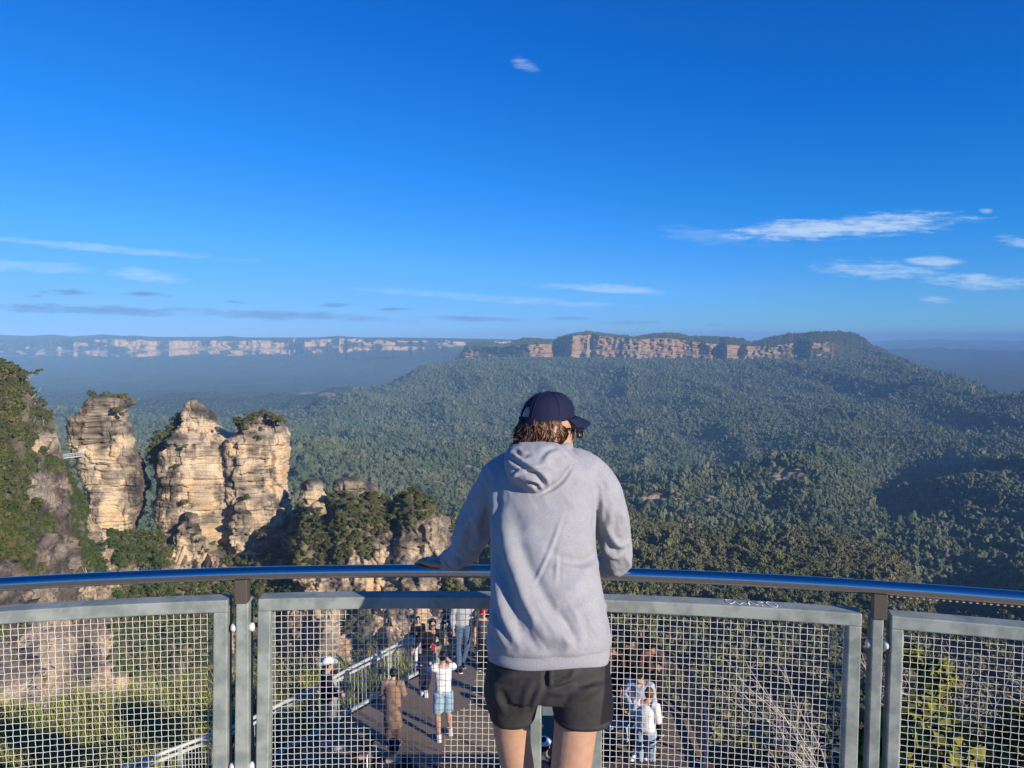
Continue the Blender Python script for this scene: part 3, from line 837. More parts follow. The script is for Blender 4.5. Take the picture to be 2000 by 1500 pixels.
VEG = {
    'left slope': [(-90, 685), (0, 700), (57, 728), (70, 780), (104, 806), (112, 845), (96, 850), (70, 840), (62, 880), (130, 905), (120, 930), (60, 925), (46, 985), (-90, 990)],
    'ledge': [(-90, 1000), (40, 985), (70, 1000), (110, 1015), (122, 1058), (96, 1062), (80, 1040), (60, 1052), (75, 1100), (95, 1118), (60, 1122), (30, 1090), (10, 1098), (-90, 1100)],
    'gully': [(128, 895), (150, 925), (178, 965), (190, 990), (172, 1020), (180, 1050), (204, 1100), (214, 1145), (165, 1145), (158, 1100), (146, 1060), (140, 1000), (134, 950)],
    'col': [(205, 1036), (245, 1030), (276, 996), (290, 945), (312, 950), (306, 1010), (335, 1045), (338, 1110), (280, 1115), (225, 1110), (212, 1075)],
    'saddle': [(440, 1092), (500, 1085), (570, 1042), (572, 965), (592, 985), (598, 1012), (640, 1010), (645, 978), (662, 965), (736, 965), (800, 950), (846, 970), (860, 1012), (835, 1016), (795, 1026), (750, 1036), (727, 1062), (720, 1100), (690, 1070), (676, 1108), (640, 1118), (590, 1122), (520, 1150), (440, 1155)],
    'lower': [(216, 1150), (440, 1118), (560, 1120), (600, 1150), (560, 1200), (445, 1230), (440, 1345), (330, 1345), (216, 1320)],
    'right foot': [(868, 1110), (905, 1150), (960, 1220), (985, 1420), (930, 1420), (900, 1290), (880, 1200)],
    'face tufts': [(470, 1190), (520, 1215), (560, 1320), (480, 1320)],
    'mid tufts': [(660, 1160), (720, 1180), (740, 1300), (690, 1300)],
}
jx = 9 * fbm(np.stack([UU2 / 14, VV / 14, 0 * VV], -1), 301, 3); jy = 9 * fbm(np.stack([UU2 / 14, VV / 14, 0 * VV + 9], -1), 302, 3)
vegm = np.zeros(VV.shape)
for pl in VEG.values(): vegm = np.maximum(vegm, in_poly(UU2 + jx, VV + jy, pl).astype(float))
for _ in range(3):
    q = vegm.copy(); q[1:-1, 1:-1] = (vegm[1:-1, 1:-1] * 2 + vegm[:-2, 1:-1] + vegm[2:, 1:-1] + vegm[1:-1, :-2] + vegm[1:-1, 2:]) / 6; vegm = q
P0 = at(UU2, VV, YM); rk = 1 - .75 * vegm


def layers(z, seed, mean=2.2):
    """step offsets of sandstone beds: each bed stands proud or back of its neighbours"""
    k = z / mean; i = np.floor(k); f = k - i
    a = _h(i, 0 * i, 0 * i, seed) - .5; b2 = _h(i + 1, 0 * i, 0 * i, seed) - .5
    return a + (b2 - a) * smooth(.78, 1.0, f)


def rock_relief(P, seed, amp=1.0):
    """how far sandstone stands out from its mean face (m)"""
    x, y, z = P[..., 0], P[..., 1], P[..., 2]
    w = z + 1.3 * vnoise(np.stack([x / 17, y / 17, z / 30], -1), seed)
    d = .9 * layers(w, seed + 1, 4.2) + .8 * layers(w + 40, seed + 2, 1.5) * smooth(-.45, .3, vnoise(np.stack([x / 7, y / 7, z / 6], -1), seed + 5)) + .35 * layers(w + 11, seed + 12, .75)
    # blocks split by upright joints: each bed is broken into pieces that stand in or out
    bi = np.floor(w / 4.2); off = _h(bi, 0 * bi, 0 * bi, seed + 31) * 9
    d = d + 1.5 * layers(x * .8 + y * .5 + off + 1.2 * vnoise(np.stack([x / 6, y / 6, z / 9], -1), seed + 8), seed + 6, 5.5)
    # angular blocks: every bed is cut into pieces by upright joints, each piece set in or out with a groove between
    s_ = x * .8 + y * .55
    for hb, wb, am, gr in ((12.0, 6.5, 3.0, 1.3), (4.2, 3.0, 1.2, .6)):
        kz = (w + 1.1 * vnoise(np.stack([x / 6, y / 6, z / 8], -1), seed + 51)) / hb; iz = np.floor(kz); fz = kz - iz
        ks = s_ / wb + _h(iz, 0 * iz, 0 * iz, seed + 52) * 3 + .22 * vnoise(np.stack([x / 5, y / 5, z / 4], -1), seed + 53); is_ = np.floor(ks); fs = ks - is_
        d = d + am * (_h(is_, iz, 0 * iz, seed + 54) - .5)
        gap = np.minimum(np.minimum(fz, 1 - fz) * hb, np.minimum(fs, 1 - fs) * wb * (1 + 1.5 * _h(is_, iz, 0 * iz + 3, seed + 55)))
        d = d - gr * np.exp(-(gap / .32) ** 2) * smooth(-.5, .3, vnoise(np.stack([x / 9, y / 9, z / 9], -1), seed + 56))
    d = d + 1.2 * fbm(np.stack([x / 15, y / 15, z / 15], -1), seed + 3, 4) + .8 * fbm(np.stack([x / 3.0, y / 3.0, z / 2.4], -1), seed + 4, 4)
    cr = np.abs(vnoise(np.stack([(x * .8 + y * .5) / 13, 0 * x, z / 160], -1), seed + 16))
    d = d - 2.0 * np.exp(-(cr / .035) ** 2) * smooth(-.1, .35, vnoise(np.stack([x / 20, y / 20, z / 14], -1), seed + 18))
    return d * amp


col = 5.5 * ridged(np.stack([P0[..., 0] / 15, P0[..., 2] / 70, 0 * VV], -1), 402, 3)
D = rk * (rock_relief(P0, 410, 1.25) + col + 1.3 * fbm(P0 / 2.6, 415, 3)) + (1 - rk) * 3 * fbm(P0 / 12, 420, 3)
YM2 = YM
nb_ = 8; tb = np.linspace(0, 1, nb_ + 1)[1:][::-1]
Vb = vt1[None] + 30 * tb[:, None] ** 2; Yb_ = YM2[0][None] + 90 * tb[:, None]
VA = np.vstack([Vb, VV]); YA = np.vstack([Yb_, YM2]); UA = np.vstack([np.broadcast_to(UU2[0], Vb.shape), UU2])
GMS = at(UA, VA, YA)
nq = np.cross(np.gradient(P0, axis=1), np.gradient(P0, axis=0)); nq /= np.linalg.norm(nq, axis=2, keepdims=True) + 1e-9; nq *= np.where(nq[..., 1:2] > 0, -1, 1)
nq = .75 * nq + np.array([.1, -.35, 0]); nq /= np.linalg.norm(nq, axis=2, keepdims=True)
GMS[nb_:] = P0 + nq * (D * (1 - edge * .6) * smooth(0, 10, dv))[..., None]
mb = MB(); mb.grid(GMS); me = mb.mesh('cliff')
oxm = .44 + .42 * fbm(np.stack([UA / 26, VA / 34, 0 * VA], -1), 431, 4)
oxm = oxm - .16 * smooth(220, 120, UA) * smooth(930, 1000, VA)
plm = .12 + .5 * fbm(np.stack([UA / 20, VA / 22, 0 * VA], -1), 433, 3)
OXP = [(110, 1290, 34, 90, .55), (40, 1365, 60, 22, .5), (620, 1160, 22, 26, .4), (735, 1150, 28, 34, .4), (770, 1095, 14, 24, .35), (832, 1075, 12, 26, .35), (740, 1225, 18, 40, .4), (680, 1260, 18, 40, .3),
       (72, 975, 26, 14, .1), (620, 970, 16, 20, .3), (612, 1000, 16, 16, .4), (770, 1050, 30, 25, -.25), (820, 1040, 25, 22, -.3), (180, 1260, 30, 60, -.2), (370, 1080, 20, 40, .2), (860, 1240, 25, 50, .2), (560, 1260, 20, 40, .2)]
PLP = [(72, 975, 28, 16, .6), (60, 950, 30, 10, .5), (40, 1045, 12, 22, .6), (30, 1040, 20, 8, .4), (110, 1290, 30, 80, .3), (620, 1160, 20, 24, .3), (240, 1070, 30, 12, .4), (690, 950, 25, 12, .25), (120, 1080, 60, 30, .2)]
for a, b2, c, d, w in OXP: oxm = oxm + w * np.exp(-((UA - a) / c) ** 2 - ((VA - b2) / d) ** 2)
for a, b2, c, d, w in PLP: plm = plm + w * np.exp(-((UA - a) / c) ** 2 - ((VA - b2) / d) ** 2)
vattr(me, 'ox', np.clip(oxm, 0, 1).ravel()); vattr(me, 'pale', np.clip(plm, 0, 1).ravel())
vattr(me, 'veg', np.vstack([np.ones(Vb.shape), vegm]).ravel() * .6)
tag(link('cliff', me, mat=M['rock']), kind='structure')


def cliff_at(px, py):
    """point of the escarpment seen at a photo pixel, and its depth"""
    j0 = int(np.clip((py - 690) / (1580 - 690) * NV, 0, NV - 1))
    d = (UU2 - px) ** 2 + (VV - py) ** 2
    i = int(np.argmin(d)); return GMS[nb_:].reshape(-1, 3)[i]


# ------------------------------------------------------------------ rock pillars
def pillar(name, label, cat, L, R, Y, depth, seed, oxp, plp, cracks=(), base_ox=.5, n_exp=5.0, twist=.16, res=1.15, amp=1.0):
    L = np.array(L, float); R = np.array(R, float); v0 = min(L[0, 0], R[0, 0]); v1 = max(L[-1, 0], R[-1, 0])
    nv = int((v1 - v0) / res); v = np.linspace(v0, v1, nv); l = np.interp(v, L[:, 0], L[:, 1]); r = np.interp(v, R[:, 0], R[:, 1])
    l = l + 1.1 * vnoise(np.stack([v / 6, 0 * v, 0 * v], -1), seed); r = r + 1.1 * vnoise(np.stack([v / 6, 0 * v + 4, 0 * v], -1), seed)
    a = np.maximum((r - l) / 2, 1.0) * Y / F; c = (l + r) / 2
    nk = int(max(48, 2 * math.pi * a.max() / .42)); th = np.arange(nk) * 2 * math.pi / nk
    b2 = np.minimum(depth, a * .9 + 1.5)
    cx = np.sign(np.cos(th)) * np.abs(np.cos(th)) ** (2 / n_exp); sy = np.sign(np.sin(th)) * np.abs(np.sin(th)) ** (2 / n_exp)
    ck = np.cos(twist); sk = np.sin(twist)
    X0 = cx * ck - sy * sk; S0 = cx * sk + sy * ck; X0 /= np.abs(X0).max()
    cw = at(c, v, np.full(nv, Y))
    G = np.stack([cw[:, None, 0] + a[:, None] * X0[None], cw[:, None, 1] + b2[:, None] * S0[None], np.repeat(cw[:, 2:3], nk, 1)], -1)
    nrm = np.stack([np.broadcast_to(X0 / 1.0, G.shape[:2]) * b2[:, None], np.broadcast_to(S0, G.shape[:2]) * a[:, None], 0 * G[..., 0]], -1); nrm /= np.linalg.norm(nrm, axis=2, keepdims=True) + 1e-9
    top = smooth(0, 10, v - v0)
    D = rock_relief(G, seed, amp) * (.35 + .65 * top)[:, None]
    qx, qy = proj(G); front = (nrm[..., 1] < .25)
    for pts, wd, dp in cracks:
        dist = np.full(qx.shape, 1e9)
        for (x1, y1), (x2, y2) in zip(pts[:-1], pts[1:]):
            t_ = np.clip(((qx - x1) * (x2 - x1) + (qy - y1) * (y2 - y1)) / ((x2 - x1) ** 2 + (y2 - y1) ** 2), 0, 1)
            dist = np.minimum(dist, np.hypot(qx - x1 - t_ * (x2 - x1), qy - y1 - t_ * (y2 - y1)))
        D = D - dp * np.exp(-(dist / wd) ** 2) * front
    D = np.clip(D, -a[:, None] * .6 - .3, 6)
    G = G + nrm * D[..., None]
    G[..., 2] += .35 * vnoise(G / 2.5, seed + 9)
    mb = MB(); mb.loft(G[::-1]); me = mb.mesh(name)
    V = mverts(me); qx, qy = proj(V)
    ox = base_ox - .06 - .30 * smooth(v0 + 42, v0 + 8, qy) + .78 * fbm(np.stack([qx / 17, qy / 22, 0 * qx], -1), seed + 20, 4) + .12 * fbm(np.stack([qx / 5, qy / 3, 0 * qx], -1), seed + 23, 2); pl = .25 + .55 * fbm(np.stack([qx / 16, qy / 9, 0 * qx], -1), seed + 21, 3)
    for aa, bb, c1, d1, w in oxp: ox = ox + w * np.exp(-((qx - aa) / c1) ** 2 - ((qy - bb) / d1) ** 2)
    for aa, bb, c1, d1, w in plp: pl = pl + w * np.exp(-((qx - aa) / c1) ** 2 - ((qy - bb) / d1) ** 2)
    vattr(me, 'ox', np.clip(ox, 0, 1)); vattr(me, 'pale', np.clip(pl, 0, 1)); vattr(me, 'veg', np.clip(.5 * smooth(v0 + 10, v0 + 2, qy), 0, 1))
    o = link(name, me, mat=M['rock']); tag(o, label, cat)
    return o


pillar('rock_pillar', 'leftmost sandstone pillar with grey overhanging cap block beside the small footbridge', 'rock pillar',
       [(770, 196), (776, 176), (790, 170), (803, 164), (812, 146), (820, 141), (845, 139), (864, 140), (878, 143), (886, 156), (895, 158), (905, 147), (926, 155), (952, 172), (981, 177), (1000, 184), (1022, 186), (1040, 188), (1150, 165)],
       [(770, 206), (776, 240), (781, 257), (793, 256), (806, 248), (835, 252), (853, 257), (886, 268), (912, 279), (941, 292), (965, 288), (996, 274), (1020, 262), (1040, 262), (1150, 290)],
       446, 13, 501, [(210, 960, 34, 70, .32), (165, 885, 22, 10, .3), (225, 885, 26, 14, .25), (268, 950, 18, 60, -.5), (200, 835, 60, 24, -.35), (215, 790, 50, 18, -.4), (215, 1010, 30, 22, .35)],
       [(215, 940, 35, 30, .5), (195, 905, 40, 14, .4), (225, 985, 30, 20, .5), (170, 878, 16, 8, .4), (215, 1020, 30, 14, .4), (270, 950, 14, 60, -.5)],
       [([(191, 816), (190, 845), (194, 866)], 2.2, 3.5), ([(140, 860), (165, 859), (186, 865)], 1.8, 2.5), ([(192, 868), (205, 869), (222, 862)], 2.2, 2.5), ([(158, 905), (190, 910), (232, 905), (240, 915)], 1.2, 1.2), ([(182, 962), (215, 964), (232, 958)], 1.2, 1.4)], .42)
pillar('rock_pillar', 'middle sandstone pillar tapering to a narrow grey peak', 'rock pillar',
       [(780, 372), (788, 366), (805, 361), (827, 358), (845, 343), (857, 340), (875, 322), (890, 318), (905, 313), (937, 311), (970, 308), (1003, 306), (1030, 318), (1060, 335), (1150, 330)],
       [(780, 384), (788, 390), (802, 404), (820, 417), (833, 421), (846, 434), (853, 450), (860, 480), (874, 500), (1150, 512)],
       448, 19, 531, [(395, 940, 45, 50, .15), (385, 985, 22, 14, .4), (420, 940, 16, 40, .25), (330, 970, 20, 50, -.35), (400, 800, 30, 22, -.35), (390, 835, 30, 10, .25), (440, 960, 25, 14, -.3), (415, 1040, 14, 16, .45), (440, 900, 30, 20, -.15)],
       [(400, 920, 45, 30, .45), (385, 905, 40, 10, .4), (375, 1005, 30, 12, .5), (460, 970, 20, 16, .5), (390, 828, 30, 8, .3), (330, 970, 20, 50, -.3)],
       [([(360, 902), (378, 899), (392, 901)], 1.4, 1.8), ([(400, 892), (428, 893)], 1.2, 1.6), ([(360, 820), (390, 817), (410, 818)], 1.2, 1.2), ([(362, 835), (415, 835)], 1.2, 1.0), ([(410, 955), (409, 985)], 1.4, 1.2), ([(370, 990), (410, 985), (440, 975), (475, 962)], 1.3, 1.6)], .52)
pillar('rock_pillar', 'rightmost of the tall sandstone pillars with scrub on its broad rounded top', 'rock pillar',
       [(806, 492), (812, 484), (825, 480), (840, 474), (852, 450), (864, 444), (880, 440), (900, 440), (967, 446), (1150, 450)],
       [(806, 528), (812, 542), (826, 553), (838, 561), (852, 566), (870, 566), (886, 568), (905, 563), (925, 562), (945, 561), (965, 565), (1033, 565), (1060, 576), (1150, 585)],
       445, 18, 561, [(545, 900, 18, 34, .4), (500, 925, 24, 22, -.3), (520, 975, 34, 14, -.25), (500, 1000, 16, 12, .35), (545, 1010, 18, 30, .1), (540, 955, 20, 8, .3), (510, 845, 40, 20, -.2)],
       [(545, 890, 16, 30, .2), (530, 1035, 34, 14, .6), (510, 962, 34, 7, .6), (500, 870, 30, 10, .3), (515, 1010, 24, 10, .4)],
       [([(481, 872), (483, 905), (480, 940), (482, 968)], 2.4, 4.0), ([(484, 918), (505, 910), (520, 905)], 1.4, 1.6), ([(488, 968), (520, 960), (545, 946)], 1.3, 1.6), ([(512, 985), (516, 998), (532, 1000)], 1.8, 2.0)], .55)
pillar('rock_outcrop', 'pointed sandstone flake leaning at the foot of the middle pillar', 'rock outcrop',
       [(1002, 364), (1012, 356), (1030, 346), (1045, 341), (1055, 342), (1068, 346), (1110, 344), (1200, 340)], [(1002, 368), (1012, 380), (1030, 388), (1050, 396), (1110, 405), (1200, 415)], 424, 6, 601,
       [(370, 1030, 24, 20, -.4), (375, 1090, 30, 30, .15)], [(370, 1095, 26, 30, .45)], [([(345, 1052), (375, 1056)], 1.5, 1.0)], .45, res=1.2)
pillar('rock_outcrop', 'broken grey sandstone block between the feet of the two right pillars', 'rock outcrop',
       [(980, 462), (990, 455), (1005, 448), (1020, 445), (1040, 448), (1058, 450), (1075, 458), (1150, 455)], [(980, 478), (990, 487), (1020, 490), (1060, 488), (1077, 482), (1150, 485)], 426, 6, 611,
       [(470, 1010, 20, 24, -.45), (465, 1065, 22, 12, .3)], [(465, 1066, 20, 10, .7)], [([(444, 1018), (456, 1024), (452, 1036), (462, 1042)], 2, 2.0)], .38, res=1.2)
pillar('rock_outcrop', 'dark overhanging ledge on the left flank of the middle pillar', 'rock outcrop',
       [(872, 300), (882, 292), (895, 288), (906, 296), (920, 302), (950, 306), (1010, 306)], [(868, 322), (880, 332), (900, 336), (950, 336), (1010, 338)], 455, 6, 661,
       [(305, 890, 30, 30, -.35)], [(305, 890, 40, 40, -.4)], [([(296, 908), (312, 912)], 3, 2.5)], .25, res=1.2)
pillar('rock_outcrop', 'small orange streaked sandstone knob standing in the scrub right of the three pillars', 'rock outcrop',
       [(938, 598), (944, 590), (955, 588), (970, 592), (985, 602), (1012, 612), (1090, 610)], [(938, 618), (944, 628), (960, 636), (985, 640), (1005, 632), (1090, 640)], 424, 7, 621, [(615, 975, 14, 26, .4), (612, 945, 30, 10, -.3)], [(615, 1000, 16, 12, .3)], [([(595, 990), (615, 988), (638, 980)], 1.2, 1.0)], .5, res=1.2)
pillar('rock_outcrop', 'craggy grey rock crown above the wooded saddle', 'rock outcrop',
       [(934, 672), (940, 656), (950, 652), (962, 655), (975, 650), (1050, 640)], [(934, 700), (940, 712), (950, 728), (962, 736), (980, 738), (1050, 745)], 428, 8, 631, [(690, 950, 40, 20, -.15)], [(680, 950, 30, 14, .25)], [([(668, 940), (672, 965)], 2, 1.5), ([(705, 945), (700, 965)], 2, 1.2)], .36, res=1.2)
pillar('rock_outcrop', 'low weathered sandstone shelf at the foot of the right pillar', 'rock outcrop',
       [(1036, 505), (1048, 492), (1065, 488), (1140, 485)], [(1036, 555), (1044, 572), (1060, 570), (1140, 575)], 424, 7, 641, [(530, 1060, 40, 20, -.3)], [(545, 1072, 20, 6, .5)], [], .35, res=1.2)
pillar('rock_outcrop', 'tall dark seamed buttress at the right end of the wooded saddle', 'rock outcrop',
       [(1008, 812), (1016, 806), (1040, 804), (1100, 806), (1220, 800)], [(1004, 852), (1012, 862), (1030, 866), (1050, 861), (1075, 862), (1100, 856), (1220, 858)], 396, 8, 651, [(825, 1050, 22, 40, -.35), (850, 1090, 10, 26, .5)], [(850, 1090, 9, 20, .3)], [([(808, 1020), (810, 1060), (814, 1110)], 2.2, 3.0)], .42, res=1.2)

# ------------------------------------------------------------------ footbridge
fb = thing('footbridge', 'tiny pale footbridge crossing the gap to the leftmost pillar', 'footbridge', at(143, 893, 428))
a, b2 = at(120, 895, 425), at(163, 890, 430)
mb = MB(); mb.bar([a, b2], 1.6, .5); mb.build('deck', mat('bridge_steel', (.45, .47, .47), .6), fb, False)
for s in (-.7, .7):
    mb = MB(); off = np.array([0, s, 0])
    mb.bar([a + off + [0, 0, 2.0], b2 + off + [0, 0, 2.0]], .22, .22)
    mb.bar([a + off + [0, 0, 1.1], b2 + off + [0, 0, 1.1]], .12, .12)
    for k in range(8):
        p = a + (b2 - a) * k / 7 + off; mb.bar([p + [0, 0, .25], p + [0, 0, 2.0]], .18, .18, side=(1, 0, 0))
    mb.build('railing', bpy.data.materials['bridge_steel'], fb, False)

# ------------------------------------------------------------------ shrubs and gum trees of the escarpment
shrub_me = {}
for kind, mt, lo in (('green', 'green_leaf', 0), ('olive', 'scrub_leaf', 10), ('gum', 'gum_leaf', 20)):
    L_ = []
    for k in range(5):
        V, T = leaf_crown(9, 85, .17, 1.0, 1.5, 500 + lo + k); V2, T2 = lump_crown(4, .62, 1.1, 600 + lo + k)
        W_ = MB(); W_.tube([(0, 0, -.6), (.05, 0, .7)], [.07, .04], 5, False); V3, Q3, _t = W_.data()
        me = mesh_from('shrub', np.vstack([V, V2, V3]), [np.vstack([T, T2 + len(V)]), Q3 + len(V) + len(V2)], False, [M[mt], M['brown_trunk']], [0] * (len(T) + len(T2)) + [1] * len(Q3))
        L_.append(me)
    shrub_me[kind] = L_
r = np.random.default_rng(77)


def put_shrub(p, s, kind, label, group, sq=1.0):
    o = bpy.data.objects.new('shrub', shrub_me[kind][int(r.integers(0, 5))]); COL.objects.link(o)
    o.location = [float(v) for v in p]; o.scale = (s, s, s * sq); o.rotation_euler = (0, 0, float(r.uniform(0, 6.28)))
    return tag(o, label, 'shrub', group)


REG = [  # region, how many singly, how many more, radius, mix of kinds, label
    ('left slope', 60, 300, 1.8, ('olive', 'gum', 'gum'), 'rounded olive shrub on the steep left slope under the gum trees'),
    ('ledge', 34, 210, 1.6, ('olive', 'green'), 'green shrub on the ledges low on the left cliff'),
    ('gully', 34, 190, 1.6, ('green',), 'bright green shrub in the narrow gully left of the first pillar'),
    ('col', 34, 200, 1.7, ('olive', 'green'), 'dark shrub in the wooded notch between the first two pillars'),
    ('saddle', 110, 520, 1.35, ('olive', 'olive', 'olive', 'gum'), 'bushy shrub on the wooded saddle right of the pillars'),
    ('lower', 0, 620, 1.9, ('olive', 'green'), None), ('right foot', 0, 190, 1.8, ('olive',), None), ('face tufts', 0, 40, 1.8, ('olive',), None), ('mid tufts', 0, 40, 1.8, ('olive',), None)]
extra = []


def where(reg, px, py):
    if reg == 'saddle':
        return 'below the two right pillars' if px < 520 else 'beside the small sandstone knob' if px < 600 else 'between the small knob and the rock crown' if px < 655 else 'under the craggy rock crown' if px < 738 else 'on the crest right of the rock crown' if px < 805 else 'above the tall seamed buttress'
    if reg == 'left slope':
        return 'at the top of the left slope' if py < 780 else 'half way down the left slope' if py < 860 else 'on the left slope level with the footbridge'
    if reg == 'gully':
        return 'in the gully just below the footbridge' if py < 1000 else 'low in the gully above the handrail'
    if reg == 'col':
        return 'in the notch left of the middle pillar' if py < 1030 else 'at the bottom of the notch above the handrail'
    return 'on the ledges low on the left cliff' if py < 1060 else 'on the left cliff just above the handrail'


for reg, n1_, n2_, rad, kinds, lab in REG:
    pl = VEG[reg]; xs = [p[0] for p in pl]; ys = [p[1] for p in pl]; got = 0
    while got < n1_ + n2_:
        px = r.uniform(max(min(xs), -40), max(xs)); py = r.uniform(min(ys), max(ys))
        if not in_poly(np.array([px]), np.array([py]), pl)[0]: continue
        p = cliff_at(px, py); s = rad * r.lognormal(0, .25); p = p - [0, 0, .35 * s]
        k = kinds[int(r.integers(0, len(kinds)))]
        if got < n1_:
            L_ = ('small', 'middling', 'large')[int(s > rad * .9) + int(s > rad * 1.12)] + ' ' + {'olive': 'olive', 'green': 'fresh green', 'gum': 'grey green'}[k] + ' shrub ' + where(reg, px, py)
            put_shrub(p, s * 1.05, k, L_, 'shrubs ' + where(reg, px, py), r.uniform(.85, 1.25))
        else: extra.append((p, s, k))
        got += 1
# loose tufts over the rock
for k in range(420):
    px = r.uniform(-30, 940); py = r.uniform(max(line(VT, np.array([px]))[0] + 20, 930), 1330)
    extra.append((cliff_at(px, py) - [0, 0, .3], .9 * r.lognormal(0, .3), 'olive'))
SHR = master_collection('scrub', shrub_me['olive'][:4] + shrub_me['green'][:4] + shrub_me['gum'][:2])
P = np.array([e[0] for e in extra]); S = np.array([[e[1]] * 3 for e in extra]); idx = np.array([{'olive': 0, 'green': 4, 'gum': 8}[e[2]] + int(r.integers(0, 4 if e[2] != 'gum' else 2)) for e in extra])
scatter('cliff_scrub', P, S, r.uniform(0, 6.28, len(P)), idx, SHR, 'low scrub tucked into the ledges and lower slopes of the sandstone cliffs', 'scrub')

# plants on the pillars themselves: photo pixel, distance, radius in metres, kind, label
for px, py, Y, s, k, lab, gr in [
    (181, 777, 444, 2.2, 'gum', 'flat spreading shrub at the left edge of the first pillar top', None), (208, 777, 444, 2.0, 'olive', 'largest round shrub on top of the first pillar', None), (227, 779, 444, 1.7, 'olive', 'shrub in the middle of the first pillar top', None),
    (241, 781, 444, 1.9, 'olive', 'shrub overhanging the right edge of the first pillar top', None), (216, 781, 443, 1.3, 'gum', 'small grey shrub among rocks on the first pillar top', None),
    (165, 806, 438, 1.6, 'olive', 'shrub on the left shoulder of the first pillar', None), (147, 818, 440, 1.3, 'gum', 'small shrub at the left corner of the overhanging cap block', None), (229, 809, 434, 1.9, 'olive', 'dark shrub in a hollow on the right side of the cap block', None), (238, 813, 435, 1.3, 'gum', 'grey shrub beside the hollow of the cap block', None),
    (352, 822, 450, 2.7, 'olive', 'highest dark shrub on the left shoulder of the middle pillar', None), (344, 834, 450, 2.9, 'olive', 'second dark shrub down the left shoulder of the middle pillar', None), (335, 846, 450, 2.8, 'olive', 'third dark shrub down the left shoulder of the middle pillar', None),
    (318, 866, 449, 3.6, 'olive', 'large dark tree hugging the left side of the middle pillar', None), (306, 877, 449, 3.4, 'olive', 'dark tree on the outer left ledge of the middle pillar', None), (296, 888, 450, 2.6, 'olive', 'dark shrub at the tip of the left ledge of the middle pillar', None), (327, 872, 446, 1.8, 'gum', 'grey shrub against the left face of the middle pillar', None),
    (362, 876, 426, 1.3, 'olive', 'small shrub on a ledge high on the middle pillar', None), (345, 916, 427, 1.5, 'olive', 'small shrub on the left face of the middle pillar', None), (362, 987, 427, 1.6, 'olive', 'shrub on the lowest ledge of the middle pillar', None), (426, 841, 440, 1.3, 'olive', 'tuft on the right shoulder of the middle pillar', None),
    (482, 976, 424, 1.7, 'green', 'green shrub in the cleft between the two right pillars', None), (470, 999, 424, 1.5, 'olive', 'shrub on the broken block between the right pillars', None),
    (463, 880, 430, 1.6, 'olive', 'shrub below the scrubby collar left of the right pillar', None)]:
    put_shrub(at(px, py, Y - 2) - np.array([0, 0, .2]), s * 1.3, k, lab, gr)
for k in range(34):        # scrubby cap of the right pillar
    px = r.uniform(455, 562); py = (806 + abs(px - 512) * .55 if r.uniform() < .5 else r.uniform(820, 858)) + r.uniform(0, 6)
    if px > 530 and py > 835: continue
    put_shrub(at(px, py, 434 + r.uniform(-6, 6)) - np.array([0, 0, .6]), r.uniform(1.7, 3.1), ('olive', 'gum')[int(r.integers(0, 2))], 'scrubby shrub on the ' + ('left shoulder' if px < 490 else 'crown' if px < 535 else 'right edge') + ' of the right pillar top', 'shrubs on the right pillar top')
for px, py, s in ((385, 1045, 1.5), (392, 1058, 1.6), (378, 1030, 1.2), (416, 1066, 1.8), (430, 1074, 1.6), (345, 1075, 1.7), (340, 1095, 1.6), (500, 1040, 1.4), (540, 1040, 1.3), (404, 1078, 1.5)):
    put_shrub(at(px, py, 415) - np.array([0, 0, .5]), s, 'olive', 'low shrub growing among the blocks at the foot of the pillars', 'shrubs: pillar foot')


def gum_tree(seed, h, spread):
    """branching pale trunk with leaf clusters at the ends of its limbs"""
    q = np.random.default_rng(seed); tr = MB(); V_ = []; T_ = []; n = 0
    ends = []
    p = np.array([0, 0, -1.0]); d = np.array([q.uniform(-.25, .25), q.uniform(-.2, .2), 1.0])
    st = [p]
    for k in range(4): d = d + q.normal(size=3) * .16; p = p + d / np.linalg.norm(d) * h * .17; st.append(p)
    tr.tube(st, np.linspace(.30, .17, 5) * h / 10, 7)
    for k in range(6):
        b = st[2 + k % 3]; dd = np.array([math.cos(k * 1.1 + seed), math.sin(k * 1.1 + seed), q.uniform(.4, 1.1)]); pts = [b]
        for j in range(4): dd = dd + q.normal(size=3) * .3; b = b + dd / np.linalg.norm(dd) * h * .13 * spread; pts.append(b)
        tr.tube(pts, np.linspace(.12, .03, 5) * h / 10, 5); ends += [pts[-1], pts[-2]]
    for e in ends:
        V, T = leaf_crown(3, 46, .34 * h / 10, 1.5 * h / 10, 1.4 * h / 10, int(q.integers(1, 9999))); V_.append(V + e - [0, 0, .5]); T_.append(T + n); n += len(V)
    cm = mesh_from('crown', np.vstack(V_), [np.vstack(T_)], False); cm.materials.append(M['gum_leaf'])
    tm = tr.mesh('trunk'); tm.materials.append(M['trunk'])
    return tm, cm


